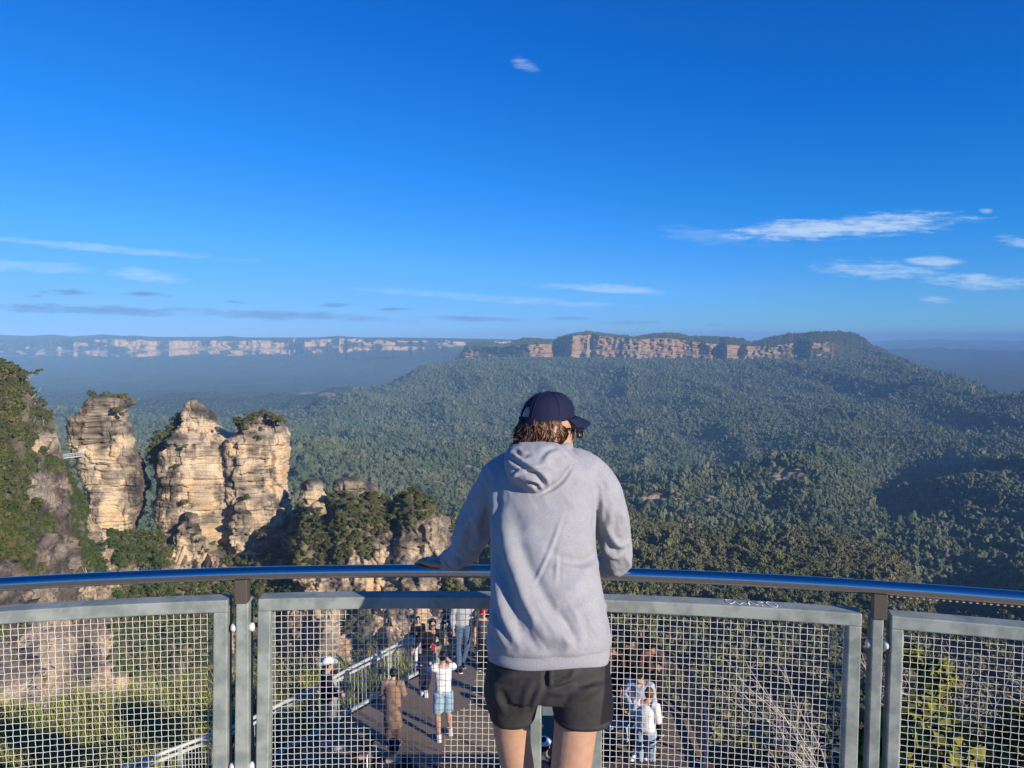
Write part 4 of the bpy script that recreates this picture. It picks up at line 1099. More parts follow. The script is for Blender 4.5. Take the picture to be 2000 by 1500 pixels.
GUM = [gum_tree(s, h, w) for s, h, w in ((1, 10, 1.0), (2, 12, 1.15), (3, 9, 1.25), (4, 11, .9), (6, 8, 1.2))]
GUMS = [(28, 778, 316, 1.0, 1, 'umbrella crowned gum tree at the top of the left cliff against the valley'), (6, 766, 310, 1.05, 0, 'gum tree at the left picture edge behind the umbrella crowned one'), (-18, 758, 312, 1.1, 1, 'gum tree cut by the left edge at the cliff top'),
        (62, 806, 336, 1.0, 2, 'dense gum tree leaning out over the right of the left cliff'), (40, 811, 326, .9, 3, 'gum tree with bare white limbs below the umbrella crown'), (14, 806, 318, 1.0, 0, 'gum tree in the middle of the left slope'), (86, 828, 350, .8, 4, 'low gum tree at the outer edge of the left cliff'),
        (22, 941, 300, 1.15, 3, 'bent white trunked gum tree standing lowest on the left slope'), (48, 888, 312, 1.0, 2, 'gum tree with a thin white stem left of the footbridge'), (84, 909, 330, .85, 4, 'spreading gum tree on the ledge left of the footbridge'), (0, 878, 306, 1.0, 1, 'gum tree half way down the slope at the left edge'),
        (110, 921, 352, .6, 2, 'small gum tree nearest the left end of the footbridge'), (26, 854, 310, .9, 4, 'gum tree with forked pale limbs on the left slope'), (4, 991, 300, .8, 0, 'grey green gum tree low at the left edge')]
for px, py, Y, s, k, lab in GUMS:
    g_ = thing('gum_tree', lab, 'tree', at(px, py, Y), 'gum trees on the left cliff'); g_.scale = (s,) * 3; g_.rotation_euler = (0, 0, float(r.uniform(0, 6.28)))
    for nm, me in (('trunk', GUM[k][0]), ('crown', GUM[k][1])):
        o = bpy.data.objects.new(nm, me); COL.objects.link(o); o.parent = g_
# bare white stems that show clear of the leaves
for n_, (pts, Y, lab) in enumerate([([(22, 926), (30, 893), (27, 880), (20, 868)], 297, 'bare forked white trunk low on the left slope'), ([(38, 878), (50, 850), (60, 830)], 306, 'leaning bare white stem on the left slope'), ([(40, 806), (52, 786), (70, 770)], 322, 'bare white limb under the dense leaning gum'), ([(165, 1140), (170, 1122), (166, 1108)], 350, 'little dead white tree in the gully above the handrail')]):
    w = thing('dead_tree', lab, 'dead tree', at(pts[0][0], pts[0][1], Y))
    P_ = np.array([at(a_, b_, Y) for a_, b_ in pts]); mb = MB(); mb.tube(P_, np.linspace(.42, .16, len(P_)), 6)
    mb.build('trunk', M['trunk'], w)
    mb = MB(); e = P_[1]; mb.tube([e, e + [-1.5, 0, 1.8], e + [-2.4, .4, 4.0]], [.2, .14, .06], 5); e = P_[2]; mb.tube([e, e + [1.6, 0, 1.5], e + [2.2, 0, 3.2]], [.16, .1, .05], 5); mb.build('branch', M['trunk'], w)
# ================================================================== the upper lookout and its railing
M['steel'] = mat('polished_steel', (.58, .575, .565), .15, 1.0, noise=(60, (.50, .50, .50), .45, .7), bump=(300, .03, .002))
M['bracket'] = mat('brown_steel', (.16, .135, .115), .45, .6)
M['galv'] = mat('galvanized', (.33, .365, .34), .6, .2, .35, noise=(11, (.215, .25, .235), .42, .60), bump=(120, .08, .002))
M['wire'] = mat('wire', (.95, .93, .89), .33, .3, .6)
M['wire_shade'] = M['wire']
M['bolt'] = mat('nylon_bolt', (.62, .62, .58), .5)
M['concrete'] = mat('concrete', (.30, .28, .25), .9, noise=(6, (.22, .21, .19), .4, .65), bump=(40, .3, .004))
M['white_paint'] = mat('white_paint_pen', (.80, .80, .80), .6)

RZ = 1.055                                      # height of the handrail's centre line
rp = np.array([at_z(px, py, RZ) for px, py in ((0, 1140.5), (260, 1128), (520, 1119.5), (750, 1116), (950, 1114.5), (1225, 1122), (1480, 1133), (1720, 1148), (2000, 1169))])
RC = np.polyfit(rp[:, 0], rp[:, 1], 2)
railY = lambda x: np.polyval(RC, x)
print('rail', RC, railY(0))


def rail_tan(x):
    d = RC[0] * 2 * x + RC[1]; t = np.array([1, d, 0]); return t / np.linalg.norm(t)


rl = thing('lookout_railing', 'curved steel railing with galvanized wire mesh panels the man leans on', 'railing', (0, float(railY(0)), 0))
xs = np.linspace(-3.6, 3.4, 120)
mb = MB(); mb.tube(np.stack([xs, railY(xs), 0 * xs + RZ], -1), .0245, 24); mb.build('handrail', M['steel'], rl)
# rubber lined light strip under the right end of the rail
xl = np.linspace(1.30, 3.3, 100); mb = MB()
for x in xl: mb.box((x, railY(x) - .012, RZ - .0262), (.009, .005, .003))
mb.build('strip_light', mat('strip_lens', (.34, .27, .16), .5), rl, False)

FT = .958                                       # top of the panel frames
FW, FD = .047, .074                             # width and depth of the frame tubes
FOFF = .026                                    # frames sit under the rail
ZB = .085


def frame_x(px, py, z):
    """side position of a mark seen at a pixel on the front of the panels at height z"""
    x = 0.0
    for _ in range(6):
        Y = railY(x) + FOFF - FD / 2; x = float(at(px, py, Y)[0])
    return x


def upright(px_t, px_b):
    """bottom and top side position of a member that runs from row 1190 to row 1500 of the photo"""
    xt = frame_x(px_t, 1190, 0); Yt = railY(xt) + FOFF - FD / 2; zt = at(px_t, 1190, Yt)[2]
    xb = frame_x(px_b, 1500, 0); zb = at(px_b, 1500, railY(xb) + FOFF - FD / 2)[2]
    k = (xt - xb) / (zt - zb)
    return lambda z: xt + k * (z - zt)


def vbar(mb, fl, fr, z0, z1, depth=FD, dy=FOFF):
    """upright bar whose front edges follow two slanting lines"""
    V = []
    for z in (z0, z1):
        a, b = fl(z), fr(z); c = (a + b) / 2; t = rail_tan(c); n = np.array([-t[1], t[0], 0])
        p = np.array([c, railY(c) + dy, z]); w = (b - a) / 2
        for sx, sy in ((-1, -1), (1, -1), (1, 1), (-1, 1)): V.append(p + t * w * sx + n * depth / 2 * sy)
    mb.add(V, [(0, 1, 5, 4), (1, 2, 6, 5), (2, 3, 7, 6), (3, 0, 4, 7), (3, 2, 1, 0), (4, 5, 6, 7)])


def bevel(o, w=.004, seg=2):
    m = o.modifiers.new('bevel', 'BEVEL'); m.width = w; m.segments = seg; m.limit_method = 'ANGLE'; return o


def hbar(mb, x0, x1, z, h=FW, depth=FD):
    x = np.linspace(x0, x1, max(3, int((x1 - x0) / .06))); mb.bar(np.stack([x, railY(x) + FOFF, 0 * x + z], -1), depth, h)


PITCH_W = .0240


def wires(name, x0, x1, z0, z1, lean, parent):
    """crimped wires woven over and under one another"""
    mb = MB(); rw = .00112
    nx = int(round((x1 - x0) / PITCH_W)); nz = int(round((z1 - z0) / PITCH_W))
    gx = x0 + (np.arange(nx) + .5) * (x1 - x0) / nx; gz = z0 + (np.arange(nz) + .5) * (z1 - z0) / nz
    for i, x in enumerate(gx):
        z = np.concatenate([[z0], np.repeat(gz, 1), [z1]]); xx = x + lean * (z - z1)
        s = np.concatenate([[0], ((np.arange(nz) + i) % 2) * 2.0 - 1, [0]]) * rw * 1.7
        mb.tube(np.stack([xx, railY(xx) + FOFF + s, z], -1), rw, 4, False)
    for j, z in enumerate(gz):
        x = np.concatenate([[x0], gx, [x1]]) + lean * (z - z1)
        s = -np.concatenate([[0], ((np.arange(nx) + j) % 2) * 2.0 - 1, [0]]) * rw * 1.7
        mb.tube(np.stack([x, railY(x) + FOFF + s, 0 * x + z], -1), rw, 4, False)
    return mb.build(name, M['wire'], parent, kind='stuff')


UP = {'a_r': (upright(414.5, 412), upright(442, 441.5)), 'b_l': (upright(501.5, 497.7), upright(527, 521.8)), 'b_r': (upright(1037, 1036), upright(1060, 1057.5)),
      'c_l': (upright(1156, 1153), upright(1180, 1177)), 'c_r': (upright(1663, 1652), upright(1689, 1680)), 'd_l': (upright(1747, 1736), upright(1772, 1761))}
POSTS = [(upright(459, 456), upright(483.5, 484)), (upright(1709, 1699), upright(1732, 1722))]
LEFT_END = lambda z: -3.05
LEFT_END2 = lambda z: -3.0
RIGHT_END = lambda z: 2.95
RIGHT_END2 = lambda z: 3.0


def panel(fl, fr, extra=()):
    """one panel: tube frame, then woven wire between its members"""
    lo, li = fl; ri, ro = fr
    mb = MB(); zt = FT - FW / 2
    vbar(mb, lo, li, ZB + FW, FT - FW); vbar(mb, ri, ro, ZB + FW, FT - FW)
    hbar(mb, lo(FT), ro(FT), zt); hbar(mb, lo(ZB), ro(ZB), ZB + FW / 2)
    cells = [li]
    for (a, b) in extra: vbar(mb, a, b, ZB + FW, FT - FW); cells += [a, b]
    cells.append(ri)
    p = bevel(mb.build('mesh_panel', M['galv'], rl, False))
    for k in range(0, len(cells), 2):
        if k == 2: continue                      # the narrow middle opening carries a plaque instead of wire
        a, b = cells[k], cells[k + 1]
        z1 = FT - FW; x0, x1 = a(z1) - .004, b(z1) + .004; lean = (a(z1) - a(.4)) / (z1 - .4) * .5 + (b(z1) - b(.4)) / (z1 - .4) * .5
        wires('wire_mesh', x0, x1, ZB + FW - .003, z1 + .003, lean, p)
    return p


pa = panel((LEFT_END, LEFT_END2), UP['a_r'])
pb = panel(UP['b_l'], UP['c_r'], extra=(UP['b_r'], UP['c_l']))
pd = panel(UP['d_l'], (RIGHT_END, RIGHT_END2))
# small steel plaque fixed between the two middle uprights
xa, xb = UP['b_r'][1](.6) + .002, UP['c_l'][0](.6) - .002; zc0 = at(1070, 1402, railY((xa + xb) / 2))[2]
mb = MB(); c = (xa + xb) / 2; mb.box((c, railY(c) + .02, zc0 + .11), (xb - xa, .006, .22)); pq = bevel(mb.build('plaque', mat('plaque_steel', (.20, .25, .28), .4, .5), rl, False), .001)
mb = MB()
for zz, w in ((.11, .018), (.035, .03)): mb.box((c - .02 + w / 2 - .03, railY(c) + .0158, zc0 + zz), (w, .001, .006 if zz > .05 else .016))
mb.build('plaque_text', M['white_paint'], pq, False)
for fl, fr in POSTS:
    mb = MB(); vbar(mb, fl, fr, 0, .945, .078, FOFF); po = bevel(mb.build('post', M['galv'], rl, False))
    mb = MB(); cx_ = (fl(.95) + fr(.95)) / 2; t_ = rail_tan(cx_)
    fb1 = lambda z: cx_ - .0225 + (0.0) ; fb2 = lambda z: cx_ + .0225
    vbar(mb, fb1, fb2, .945, RZ - .021, .05, .004); bevel(mb.build('rail_bracket', M['bracket'], po, False), .002)
    for zz in (.845, .30):
        for s, f in ((-1, fl), (1, fr)):
            x0 = f(zz) + s * .0005; p0 = np.array([x0, railY(x0) + .008, zz]); mb = MB()
            mb.tube([p0, p0 + t_ * s * .014, p0 + t_ * s * .019, p0 + t_ * s * .021], [.0165, .0165, .012, .004], 14); mb.build('bolt', M['bolt'], po)
            mb = MB(); mb.tube([p0 + np.array([0, .02, 0]), p0 + np.array([0, .02, 0]) + t_ * s * .03], .009, 8); mb.build('bolt_shank', M['bracket'], po)

# handwriting in white pen on the top of the long panel
W_ = [[(150, 200), (160, 190), (300, 205), (312, 235), (262, 262), (190, 240), (150, 205)], [(200, 250), (262, 268)], [(300, 205), (345, 250), (420, 275), (450, 250), (500, 250), (560, 270), (560, 208), (640, 262), (742, 288)], [(560, 208), (580, 285)],
      [(690, 228), (820, 240)], [(690, 228), (760, 265), (820, 300)], [(870, 245), (900, 228), (1000, 245), (1080, 300), (1060, 325), (960, 310), (880, 262), (870, 245)], [(1120, 303), (1136, 303)]]
mb = MB()
for st in W_:
    P_ = np.array([at_z(1400 + a * .11, 1150 + b * .11, FT + .0012) for a, b in st])
    P_ = np.vstack([P_[k] + (P_[k + 1] - P_[k]) * q for k in range(len(P_) - 1) for q in (0, .5)] + [P_[-1:]])
    mb.tube(P_, .0021, 6, flat=.3)
mb.build('handwriting', M['white_paint'], pb)

# floor and supporting wall of the upper lookout
M['paving'] = mat('paving', (.32, .25, .18), .9, noise=(9, (.2, .19, .17), .4, .65), bump=(60, .4, .004))
x = np.linspace(-9, 6.0, 60); e = np.stack([x, np.polyval([RC[0], RC[1], RC[2]], x) + .12, 0 * x], -1); k = np.stack([x, 0 * x - 6, 0 * x], -1)
mb = MB(); mb.grid(np.stack([k, e, e - [0, 0, .32], k - [0, 0, .32]], 0), closed_u=True); tag(mb.build('lookout_floor', M['paving'], sm=False), kind='structure')
mb = MB(); e2 = e - [0, .35, .32]; e3 = e2.copy(); e3[:, 2] = -9; mb.grid(np.stack([e3 - [0, .5, 0], e2 - [0, .5, 0], e2, e3], 0), closed_u=True)
tag(mb.build('retaining_wall', M['concrete'], sm=False), 'tall concrete wall carrying the upper lookout above the lower terrace', 'wall')

# ================================================================== lower terrace
LZ = -5.65
M['asphalt'] = mat('terrace_asphalt', (.235, .175, .115), .9, noise=(1.2, (.175, .13, .085), .35, .7), bump=(90, .3, .004))
edge_px = [(480, 1516), (553, 1474), (612, 1444), (677, 1401), (743, 1363), (805, 1327), (865, 1297)]
left_e = [at_z(a, b, LZ)[:2] for a, b in edge_px]
right_e = [(-.75, 18.6), (.4, 18.35), (1.5, 17.6), (2.5, 16.6), (3.15, 15.7), (3.5, 14.8), (3.45, 13.4), (3.1, 11.9), (2.6, 10.4), (2.2, 8.0)]
poly = np.array([(-6.5, 8.0)] + [tuple(p) for p in left_e] + right_e)
bm = bmesh.new(); vs = [bm.verts.new((a, b, LZ)) for a, b in poly]; f = bm.faces.new(vs)
rr_ = bmesh.ops.extrude_face_region(bm, geom=[f]); [setattr(v, 'co', v.co - Vector((0, 0, .4))) for v in rr_['geom'] if isinstance(v, bmesh.types.BMVert)]
bmesh.ops.recalc_face_normals(bm, faces=bm.faces); bmesh.ops.triangulate(bm, faces=bm.faces)
me = bpy.data.meshes.new('terrace'); bm.to_mesh(me); bm.free(); tag(link('terrace', me, mat=M['asphalt']), kind='structure')


def terrace_fence(name, label, pts, hgt, bar_m, rail_m, post_every=1.6, loc=None, post_m=None):
    pts = np.array([(a, b, LZ) for a, b in pts]); seg = np.linalg.norm(np.diff(pts, axis=0), axis=1); s = np.concatenate([[0], np.cumsum(seg)]); n = int(s[-1] / .11)
    ss = np.linspace(0, s[-1], n); P = np.stack([np.interp(ss, s, pts[:, k]) for k in range(3)], -1)
    t = thing(name, label, 'fence', P[0])
    mb = MB(); mb.tube(P + [0, 0, hgt], .034, 8); mb.build('top_rail', rail_m, t)
    mb = MB(); mb.bar(P + [0, 0, hgt - .10], .02, .05); mb.build('cross_rail', rail_m, t, False)
    mb = MB(); mb.bar(P + [0, 0, .09], .05, .06); mb.build('bottom_rail', rail_m, t, False)
    mb = MB()
    for p in P: mb.tube([p + [0, 0, .1], p + [0, 0, hgt - .1]], .007, 5, False)
    mb.build('baluster', bar_m, t, kind='stuff')
    for d in np.arange(0, s[-1], post_every):
        p = np.array([np.interp(d, s, pts[:, k]) for k in range(3)]); mb = MB(); mb.box(p + [0, 0, hgt / 2], (.06, .06, hgt)); mb.build('post', post_m or rail_m, t, False)
    return t


M['pale_paint'] = mat('weathered_paint', (.50, .53, .50), .5, .2, noise=(8, (.38, .40, .38), .4, .7))
M['dark_paint'] = mat('dark_blue_paint', (.03, .035, .05), .4)
terrace_fence('terrace_fence', 'pale metal fence with upright bars along the left side of the lower terrace', [(-6.5, 10.9)] + [tuple(p) for p in left_e], .96, M['pale_paint'], M['pale_paint'])
terrace_fence('terrace_fence', 'dark metal fence curving round the far and right side of the lower terrace', [tuple(left_e[-1])] + right_e[:-1], 1.05, M['dark_paint'], M['dark_paint'], 1.5)

# low dark wall across the near end of the terrace
mb = MB(); q = [at_z(a, 1494, LZ + .98) for a in np.linspace(690, 1390, 12)]; P_ = np.array(q); P_[:, 2] = LZ + .49; P_[:, 1] = P_[:, 1].mean() - .1
tw = thing('terrace_wall', 'low dark timber edged wall across the near end of the lower terrace', 'wall', P_[0])
mb.bar(P_, .3, .96); mb.build('wall', mat('dark_stone', (.06, .05, .045), .9, noise=(14, (.035, .03, .028), .4, .6)), tw, False)
for k in range(4):
    mb = MB(); a = P_ + [0, (k - 1.5) * .078, .50]; mb.bar(a, .066, .035); mb.build('plank', mat('old_timber_%s' % 'abcd'[k], (.085 + .01 * k, .075, .065), .9, noise=(30, (.05, .045, .04), .4, .65)), tw, False)

# ------------------------------------------------------------------ ground round the terrace
gx = np.linspace(-46, 46, 140); gy = np.linspace(3, 64, 110); GX, GY = np.meshgrid(gx, gy)
edgeY = np.interp(GX, [-46, -14, -8, -4.5, -1.5, 1, 3, 4.6, 6, 46], [17.2, 16.4, 16.6, 16.9, 18.7, 18.2, 15.5, 9.5, 7, 6])
base = -6.12 - .25 * smooth(-5, -16, GX) - .5 * smooth(3.2, 4.2, GX)
GZ = base - .82 * np.maximum(0, GY - edgeY) ** 1.02 - 1.0 * smooth(0, 1.5, GY - edgeY) + .12 * fbm(np.stack([GX / 1.5, GY / 1.5, 0 * GX], -1), 900, 4)
mb = MB(); mb.grid(np.stack([GX, GY, GZ], -1)); tag(mb.build('garden_ground', mat('soil', (.05, .042, .026), .95, noise=(2, (.03, .03, .015), .4, .6))), kind='structure')


def gz_at(x, y):
    i = np.clip(((np.asarray(x) + 46) / 92 * 139).astype(int), 0, 138); j = np.clip(((np.asarray(y) - 3) / 61 * 109).astype(int), 0, 108); return GZ[j, i]


def grass(name, X, Y, h, label, mt, seed, lean=.55, wid=.0085):
    r = np.random.default_rng(seed); n = len(X); Zg = gz_at(X, Y)
    a = r.uniform(0, 6.283, n); d = np.stack([np.cos(a), np.sin(a)], -1); L = h * r.uniform(.55, 1.15, n); b = lean * r.uniform(.2, 1.6, n) * L
    V = []; ts = (0, .35, .7, 1.0); wv = (1, .95, .65, .08)
    for t, w in zip(ts, wv):
        c = np.stack([X + d[:, 0] * b * t ** 2, Y + d[:, 1] * b * t ** 2, Zg - .05 + L * t * (1 - .18 * t)], -1); s = np.stack([-d[:, 1], d[:, 0], 0 * X], -1) * (wid * w * r.uniform(.7, 1.3, n))[:, None]
        V += [c - s, c + s]
    V = np.stack(V, 1).reshape(-1, 3); o = np.arange(n)[:, None] * 8
    Q = np.concatenate([o + np.array([[0, 1, 3, 2]]), o + np.array([[2, 3, 5, 4]]), o + np.array([[4, 5, 7, 6]])])
    me = mesh_from(name, V, [Q], True); return tag(link(name, me, mat=mt), label, 'grass', kind='stuff')


r = np.random.default_rng(33)
n = 42000; X_ = r.uniform(-13.5, -2.2, n); Y_ = r.uniform(11.5, 17.6, n)
lx = np.interp(Y_, [p[1] for p in left_e], [p[0] for p in left_e])
clump = fbm(np.stack([X_ / .55, Y_ / .55, 0 * X_], -1), 34, 3)
k = (X_ < lx - .12) & (Y_ < np.interp(X_, [-14, -8, -4.5, -2], [16.3, 16.6, 16.9, 18.0])) & (clump > -.28); X_, Y_, clump = X_[k], Y_[k], clump[k]
hh = .62 + .38 * np.exp(-((X_ + 5.8) / 1.9) ** 2) + .25 * clump - .12 * smooth(-8, -10.5, X_)
grass('grass', X_, Y_, hh, 'long yellow green tussock grass sloping down left of the terrace fence', M['blade'], 35)
n = 7000; X_ = r.uniform(-4.8, 1.0, n); Y_ = r.uniform(15.5, 18.9, n); lx = np.interp(Y_, [p[1] for p in left_e], [p[0] for p in left_e]); k = (X_ < lx - .1) & (Y_ < 18.6); grass('grass', X_[k], Y_[k], .8 + 0 * X_[k], 'tussock grass behind the far part of the pale fence', M['blade'], 36)


def dead_shrub(base, hgt, seed, label, lean):
    r = np.random.default_rng(seed); t = thing('dead_shrub', label, 'dead shrub', base)
    for k in range(7):
        mb = MB(); a = r.uniform(0, 6.28); d = np.array([math.cos(a) * .5 + lean[0], math.sin(a) * .35, 1.15]); p = np.array(base, float); pts = [p]; tw = []
        for j in range(7):
            d = d + r.normal(size=3) * .17 + np.array([lean[0] * .12, 0, -.05]); p = p + d / np.linalg.norm(d) * hgt / 6.6; pts.append(p); tw.append((p, d.copy(), 1 - j / 8))
        mb.tube(pts, np.linspace(.011, .0035, 8), 5)
        for p, d, w in tw[1:]:
            for q in range(3):
                dd = d / np.linalg.norm(d) + r.normal(size=3) * .55; e = p; pp = [e]
                for j in range(4): dd = dd + r.normal(size=3) * .2; e = e + dd / np.linalg.norm(dd) * hgt * .075 * w; pp.append(e)
                mb.tube(pp, np.linspace(.0042, .0016, 5), 4)
        mb.build('branch', M['dead_wood'], t)
    return t


dead_shrub(at(1625, 1560, 8.6), 1.75, 3, 'bleached twiggy dead shrub fanning out left of the right hand post', (-.35, 0))
dead_shrub(at(1905, 1560, 7.2), 1.75, 8, 'bleached dead shrub behind the right hand mesh panel', (-.25, 0))
dead_shrub(at(1600, 1600, 9.5), 1.3, 12, 'low sprawling dead shrub at the bottom of the middle mesh panel', (-.5, 0))


def leafy_bush(base, hgt, rad, seed, label, mt):
    t = thing('leafy_bush', label, 'bush', base); V, T = leaf_crown(16, 110, .075, rad, hgt, seed, 1.0, .9); me = mesh_from('foliage', V + np.array(base), [T], False); link('foliage', me, t, M[mt])
    r = np.random.default_rng(seed)
    for k in range(4):
        mb = MB(); a = r.uniform(0, 6.28); b = np.array(base, float); mb.tube([b - [0, 0, .3], b + [math.cos(a) * rad * .25, math.sin(a) * rad * .25, hgt * .35], b + [math.cos(a) * rad * .5, math.sin(a) * rad * .5, hgt * .75]], [.03, .02, .01], 5); mb.build('stem', M['brown_trunk'], t)


leafy_bush(at(1805, 1600, 6.8), 1.62, .30, 41, 'yellow green leafy bush just right of the right hand post', 'yellow_leaf')
leafy_bush(at(1790, 1580, 6.4), .8, .60, 42, 'low yellow green bush at the bottom of the right hand mesh panel', 'yellow_leaf')
leafy_bush(at(1985, 1560, 6.8), .95, .38, 43, 'yellow green bush cut by the right picture edge', 'yellow_leaf')

# unseen gum tree added right of the lookout to throw shade over the grass
for k, (x, y, sc_) in enumerate(((7.6, .7, .42),)):
    g_ = thing('gum_tree', 'unseen gum tree added beside the right end of the lookout for its shade', 'tree', (x, y, -6.4)); g_.scale = (sc_, sc_, sc_ * 2.0)
    for nm, me in (('trunk', GUM[k][0]), ('crown', GUM[k][1])):
        o = bpy.data.objects.new(nm, me); COL.objects.link(o); o.parent = g_
# ================================================================== people
SKIN = {}


def skin(name, c):
    if name not in SKIN:
        m = mat('skin_' + name, c, .5, 0, .35, noise=(30, tuple(v * .86 for v in c), .4, .7)); m.node_tree.nodes['Principled BSDF'].inputs['Subsurface Weight'].default_value = .0
        SKIN[name] = m
    return SKIN[name]


CL = {}


def cloth(name, c, c2=None, sc=25, rough=.9):
    if name not in CL: CL[name] = mat('cloth_' + name, c, rough, 0, .15, noise=(sc, c2 or tuple(v * .82 for v in c), .35, .70))
    return CL[name]


def person(label, xy, head_deg, h=1.72, z=None, pose=None, top=None, top_len='long', legs=None, leg_len='long', shoe=None, hair=None, hair_long=False, cap=None, hat=None, skin_c='b', coat=None, glasses=False, bulk=1.0, group=None):
    """a standing, leaning or sitting figure: one skinned body with its clothes as parts"""
    z = LZ if z is None else z
    s = h / 1.72; J = {'pelvis': (0, 0, .95), 'chest': (0, .0, 1.28), 'neck': (0, .01, 1.44), 'head': (0, .03, 1.60), 'l_sh': (-.185, 0, 1.405), 'r_sh': (.185, 0, 1.405), 'l_el': (-.235, -.01, 1.13), 'r_el': (.235, -.01, 1.13), 'l_wr': (-.23, .09, .90), 'r_wr': (.23, .09, .90),
                      'l_hip': (-.095, 0, .92), 'r_hip': (.095, 0, .92), 'l_kn': (-.105, .02, .50), 'r_kn': (.105, .02, .50), 'l_an': (-.11, -.01, .09), 'r_an': (.11, -.01, .09)}
    if pose: J.update(pose)
    a = math.radians(head_deg); R = np.array([[math.cos(a), math.sin(a), 0], [-math.sin(a), math.cos(a), 0], [0, 0, 1]])
    O = np.array([xy[0], xy[1], z]); W = lambda p: R @ (np.asarray(p, float) * s) + O
    j = {k: W(v) for k, v in J.items()}
    f = R @ np.array([0, 1, 0]); rt = R @ np.array([1, 0, 0]); up = np.array([0, 0, 1.0])
    t = thing('person', label, 'person', O, group)
    k = s * bulk

    def lerp(p, q, u): return p + (q - p) * u
    # body
    mb = MB(); hd = j['head']
    mb.ell(hd + up * .02 * s, (.076 * s, .094 * s, .105 * s), R); mb.ell(hd + f * .025 * s - up * .06 * s, (.055 * s, .066 * s, .058 * s), R); mb.ell(hd + f * .098 * s - up * .01 * s, (.015 * s, .022 * s, .024 * s), R, 8, 10)
    for q in (-1, 1): mb.ell(hd + rt * .078 * s * q, (.014 * s, .022 * s, .032 * s), R, 8, 8)
    mb.tube([j['neck'] - up * .05 * s, j['neck'], hd - up * .06 * s], np.array([.065, .054, .05]) * s, 12)
    mb.tube([j['pelvis'] - up * .04 * s, j['pelvis'] + up * .05 * s, lerp(j['pelvis'], j['chest'], .5), j['chest'], lerp(j['chest'], j['neck'], .75)], np.array([.135, .14, .125, .145, .10]) * k, 16, flat=.68, ref=rt)
    for q in 'lr':
        mb.tube([j[q + '_sh'], lerp(j[q + '_sh'], j[q + '_el'], .5), j[q + '_el'], lerp(j[q + '_el'], j[q + '_wr'], .45), j[q + '_wr']], np.array([.056, .047, .040, .038, .026]) * k, 10)
        mb.tube([lerp(j['chest'], j['neck'], .7), j[q + '_sh']], np.array([.07, .06]) * k, 10)
        mb.tube([j[q + '_hip'], lerp(j[q + '_hip'], j[q + '_kn'], .5), j[q + '_kn'], lerp(j[q + '_kn'], j[q + '_an'], .35), j[q + '_an']], np.array([.092, .076, .055, .056, .036]) * k, 12)
        d = j[q + '_wr'] - j[q + '_el']; d /= np.linalg.norm(d); mb.ell(j[q + '_wr'] + d * .05 * s, (.034 * s, .034 * s, .045 * s))
    me = remesh(mb, .016 * s, 3); me.materials.append(skin(skin_c, {'b': (.50, .30, .20), 'd': (.26, .14, .085), 'p': (.56, .36, .27)}[skin_c]))
    link('body', me, t)
    # five fingers to each hand
    mb = MB()
    for q in 'lr':
        d = j[q + '_wr'] - j[q + '_el']; d /= np.linalg.norm(d); sd = np.cross(d, f); sd /= np.linalg.norm(sd) + 1e-6; nn = np.cross(sd, d); p0 = j[q + '_wr'] + d * .075 * s
        for w, L in ((-.026, .055), (-.009, .066), (.009, .062), (.026, .048)): b = p0 + sd * w * s; mb.tube([b, b + d * L * .55 * s, b + d * L * s + nn * .02 * s], np.array([.009, .008, .006]) * s, 6)
        b = j[q + '_wr'] + d * .035 * s + sd * .034 * s; mb.tube([b, b + (d * .7 + sd * .5) * .05 * s], np.array([.011, .007]) * s, 6)
    link('fingers', mb.mesh('fingers'), t, skin(skin_c, None))
    mb = MB()
    for q in (-1, 1): mb.ell(hd + f * .088 * s + rt * .031 * s * q + up * .012 * s, (.013 * s, .008 * s, .009 * s), R, 6, 8)
    mb.build('eyes', cloth('eye', (.02, .015, .012)), t)
    # top
    if top is not None:
        mb = MB(); g = .022
        low = -.02 if coat is None else -.02
        mb.tube([j['pelvis'] + up * low * s, j['pelvis'] + up * .06 * s, lerp(j['pelvis'], j['chest'], .5), j['chest'], lerp(j['chest'], j['neck'], .72), j['neck'] - up * .015 * s], (np.array([.15, .15, .142, .158, .125, .066]) + g * .5) * k, 18, flat=.72, ref=rt)
        if coat: mb.tube([W((0, 0, coat)), lerp(W((0, 0, coat)), j['pelvis'], .6), j['pelvis'] + up * .06 * s], np.array([.19, .18, .16]) * k, 18, flat=.78, ref=rt)
        for q in 'lr':
            e = j[q + '_el']; P_ = [lerp(j['chest'], j[q + '_sh'], .6) + up * .05 * s, j[q + '_sh'], lerp(j[q + '_sh'], e, .5), lerp(j[q + '_sh'], e, .95 if top_len == 'long' else .72)]; rr = [.075, .078, .066, .060]
            if top_len == 'long': P_ += [lerp(e, j[q + '_wr'], .5), lerp(e, j[q + '_wr'], .93)]; rr += [.055, .042]
            mb.tube(P_, np.array(rr) * k, 12)
        me = remesh(mb, .016 * s, 2); V = mverts(me); Nn = mnormals(me); V = V + Nn * (.010 * fbm(V * np.array([14, 14, 6.0]), 5, 3))[:, None] * s; set_verts(me, V); me.materials.append(top); link('coat' if coat else 'top', me, t)
    if legs is not None:
        mb = MB(); mb.tube([j['pelvis'] + up * .10 * s, j['pelvis'] - up * .0 * s, (j['l_hip'] + j['r_hip']) / 2 - up * .04 * s], np.array([.142, .155, .14]) * k, 16, flat=.74, ref=rt)
        for q in 'lr':
            kn, an = j[q + '_kn'], j[q + '_an']
            if leg_len == 'long': P_ = [j[q + '_hip'], lerp(j[q + '_hip'], kn, .5), kn, lerp(kn, an, .5), lerp(kn, an, .98)]; rr = [.105, .092, .074, .068, .062]
            else: P_ = [j[q + '_hip'], lerp(j[q + '_hip'], kn, .5), lerp(j[q + '_hip'], kn, .97)]; rr = [.105, .102, .098]
            mb.tube(P_, np.array(rr) * k, 12)
